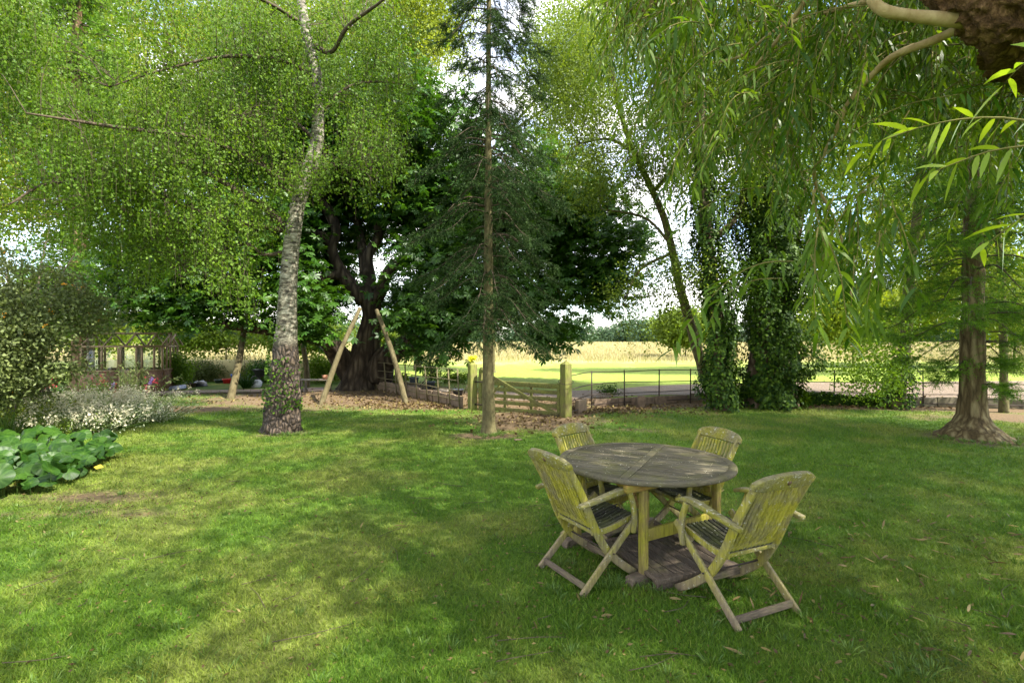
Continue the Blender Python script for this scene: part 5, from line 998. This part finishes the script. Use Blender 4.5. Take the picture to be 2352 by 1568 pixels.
# ------------------------------------------------------------------ folding armchair
def chair_proto():
    t = thing('folding_armchair', '', 'chair', (0, 0, 0), 'folding teak armchairs around the round table')
    X = np.array([1., 0, 0])
    stile = [(.30, .0), (.16, .09), (.0, .22), (-.10, .36), (-.17, .50), (-.24, .66), (-.32, .80), (-.37, .885)]
    def sp(x, off=0, pts=stile): return [np.array([x, y+off, z]) for y, z in pts]
    for s in (-1, 1):
        mb = MB(); sweep(mb, sp(.222*s), X, .026, [.05, .055, .055, .055, .05, .045, .036]); mk('back_stile', mb, M['chair'], t, bevel=.005)
        mb = MB(); beam(mb, [.250*s, -.27, .005], [.250*s, .265, .485], .024, .05); mk('leg', mb, M['chair'], t, bevel=.007)
        mb = MB(); sweep(mb, [(.262*s, -.295, .605), (.262*s, -.12, .632), (.262*s, .05, .66), (.262*s, .15, .662), (.262*s, .235, .635)], X, [.045, .052, .055, .052, .04], [.03, .034, .036, .032, .026]); mk('armrest', mb, M['chair_arm'], t, bevel=.009)
        mb = MB(); sweep(mb, [(.278*s, .13, .645), (.278*s, .165, .55), (.278*s, .18, .45), (.278*s, .165, .355)], X, .022, [.04, .042, .042, .034]); mk('arm_support', mb, M['chair'], t, bevel=.005)
    nb = 11; bs = [(-.145, .445), (-.185, .53), (-.235, .655), (-.295, .765), (-.34, .845)]
    mb = MB()
    for k in range(nb): sweep(mb, [(-.178+k*.0356, y-.004-.018*math.sin(PI*i/4), z) for i, (y, z) in enumerate(bs)], X, .021, .011, tint=random.uniform(.2, .8))
    mk('back_slats', mb, M['chair'], t, bevel=.002)
    mb = MB(); beam(mb, [-.208, -.135, .435], [.208, -.135, .435], .026, .05, up=(0, -.4, .9)); mk('lower_back_rail', mb, M['chair'], t, bevel=.004)
    # crest: arched board
    mb = MB(); N = 16; xs = np.linspace(-.255, .255, N); V = []
    nrm = unit(np.array([0, .9, .42])); up = unit(np.array([0, -.42, .9])); c0 = np.array([0, -.352, .855])
    for x in xs:
        hgt = .058+.034*(1-(x/.255)**2)-.022*sstep(.20, .255, abs(x)); dn = -.012+.012*sstep(.2, .255, abs(x)); yo = -.018*(1-(x/.255)**2)
        for du, dn_ in ((dn, -.017), (dn, .017), (hgt, .017), (hgt, -.017)): V.append(c0+np.array([x, yo, 0])+up*du+nrm*dn_)
    q = [(4*i+a, 4*i+(a+1) % 4, 4*i+4+(a+1) % 4, 4*i+4+a) for i in range(N-1) for a in range(4)]+[(3, 2, 1, 0), (4*N-4, 4*N-3, 4*N-2, 4*N-1)]
    mb.add(V, q); cr_ = mk('crest_rail', mb, M['chair_arm'], t, bevel=.006)
    pc = c0+up*.035+np.array([0, -.018, 0])-nrm*.0172; mb = MB(); tube(mb, [pc+nrm*.004, pc-nrm*.0022], [.016, .016], 16, 1); mk('plug', mb, plain('dark_teak_plug', (.12, .065, .03)), cr_)
    # seat
    mb = MB()
    sy = [(-.14, .40), (-.06, .392), (.04, .402), (.14, .425), (.235, .445)]
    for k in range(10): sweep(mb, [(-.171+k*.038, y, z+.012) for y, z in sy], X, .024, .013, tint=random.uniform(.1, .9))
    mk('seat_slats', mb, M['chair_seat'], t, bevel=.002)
    for s in (-1, 1): mb = MB(); sweep(mb, [(.196*s, y, z-.012) for y, z in sy], X, .020, .042); mk('seat_rail', mb, M['chair'], t, bevel=.004)
    mb = MB(); beam(mb, [-.206, .226, .430], [.206, .226, .430], .03, .028); beam(mb, [-.206, -.125, .388], [.206, -.125, .388], .03, .026); mk('seat_crossbar', mb, M['chair_arm'], t, bevel=.004)
    mb = MB(); beam(mb, [-.238, -.235, .055], [.238, -.235, .055], .020, .042); mk('rear_stretcher', mb, M['foot_wood'], t, bevel=.004)
    mb = MB(); beam(mb, [-.21, .15, .105], [.21, .15, .105], .020, .042); mk('front_stretcher', mb, M['foot_wood'], t, bevel=.004)
    mb = MB(); tube(mb, [[-.27, -.003, .238], [.27, -.003, .238]], [.006, .006], 8, 2); mk('pivot_rod', mb, M['iron'], t)
    return t
def face(d): return math.atan2(-d[0], d[1])         # chair looks along +Y at rotation 0
ch = chair_proto(); ch.location = (1.45, 3.27, 0); ch.rotation_euler = (0, 0, face((-.40, .92))); ch['label'] = 'yellow-green algae-covered armchair turned away at the right front of the table'
dup(ch, (.57, 3.68, 0), face((.86, .50)), 'yellow-green armchair at the left of the table, its back to the lower left')
dup(ch, (.80, 4.36, 0), face((.70, -.71)), 'grey-topped armchair behind the table on the left, in line with the right gate post')
dup(ch, (1.47, 4.27, 0), face((-.95, -.33)), 'grey-topped armchair behind the table on the right, facing left')

weeds()
# ------------------------------------------------------------------ litter on the ground
def litter():
    mb = MB(); n = 2600; x = R.normal(size=n)*2.2+2.4; y = R.normal(size=n)*1.1+3.4; k = (y > 2.2); x, y = x[k], y[k]; n = len(x); keep = rnd(n) < np.where((x > 1.2), .28, .05); x, y = x[keep], y[keep]; n = len(x)
    d = rdir(n); d[:, 2] = np.abs(d[:, 2])*.25; longleaves(mb, np.stack([x, y, .022+0*x], 1), unit(d), .05+.06*rnd(n), .012+.006*rnd(n), rnd(n)**1.4, .15)
    n = 5200; th = rnd(n)*2*PI; cx = R.choice(7, n, p=[.22, .2, .16, .16, .1, .08, .08]); C = np.array([(-5, 14.8), (-2.4, 13.2), (2.4, 12.2), (6.5, 13.0), (.4, 10.9), (1.0, 3.8), (-3.8, 5.2)]); S = np.array([(2.6, 1.2), (1.2, .5), (1.0, .3), (3.5, .25), (.9, .8), (1.4, .8), (1.2, .5)])
    x = C[cx, 0]+R.normal(size=n)*S[cx, 0]; y = C[cx, 1]+R.normal(size=n)*S[cx, 1]; k = y > 2.2; x, y = x[k], y[k]; d = rdir(len(x)); d[:, 2] = np.abs(d[:, 2])*.4; far = y > 8
    leaves(mb, np.stack([x, y, gz(x, y)+.015], 1), unit(d), np.where(far, .08, .03)*(.6+.7*rnd(len(x))), np.where(far, .05, .016), rnd(len(x))**2.0)
    n = 1500; d_ = 2.3*np.exp(rnd(n)*math.log(8/2.3)); x = (rnd(n)*2-1)*d_; dd = rdir(n); dd[:, 2] = np.abs(dd[:, 2])*.2; leaves(mb, np.stack([x, d_, .02+0*x], 1), unit(dd), .02+.02*rnd(n), .012, rnd(n)**2)
    tag(mk('fallen_leaves', mb, M['deadleaf']), 'small brown and yellow fallen leaves scattered over the lawn', 'fallen leaves', kind='stuff')
    mb = MB()
    for i in range(70):
        dd = 2.6*math.exp(random.random()*1.1); x = random.uniform(-1, 1)*dd; a = random.uniform(0, PI); L = random.uniform(.08, .45); p = np.array([x, dd, .024]); o = np.array([math.cos(a), math.sin(a), 0])
        tube(mb, [p-o*L/2, p+R.normal(size=3)*[.02, .02, 0], p+o*L/2], [.003, .0025, .0015], 4, 3)
    tag(mk('fallen_twigs', mb, M['twig']), 'thin broken twigs lying on the lawn', 'twigs', kind='stuff')
litter()
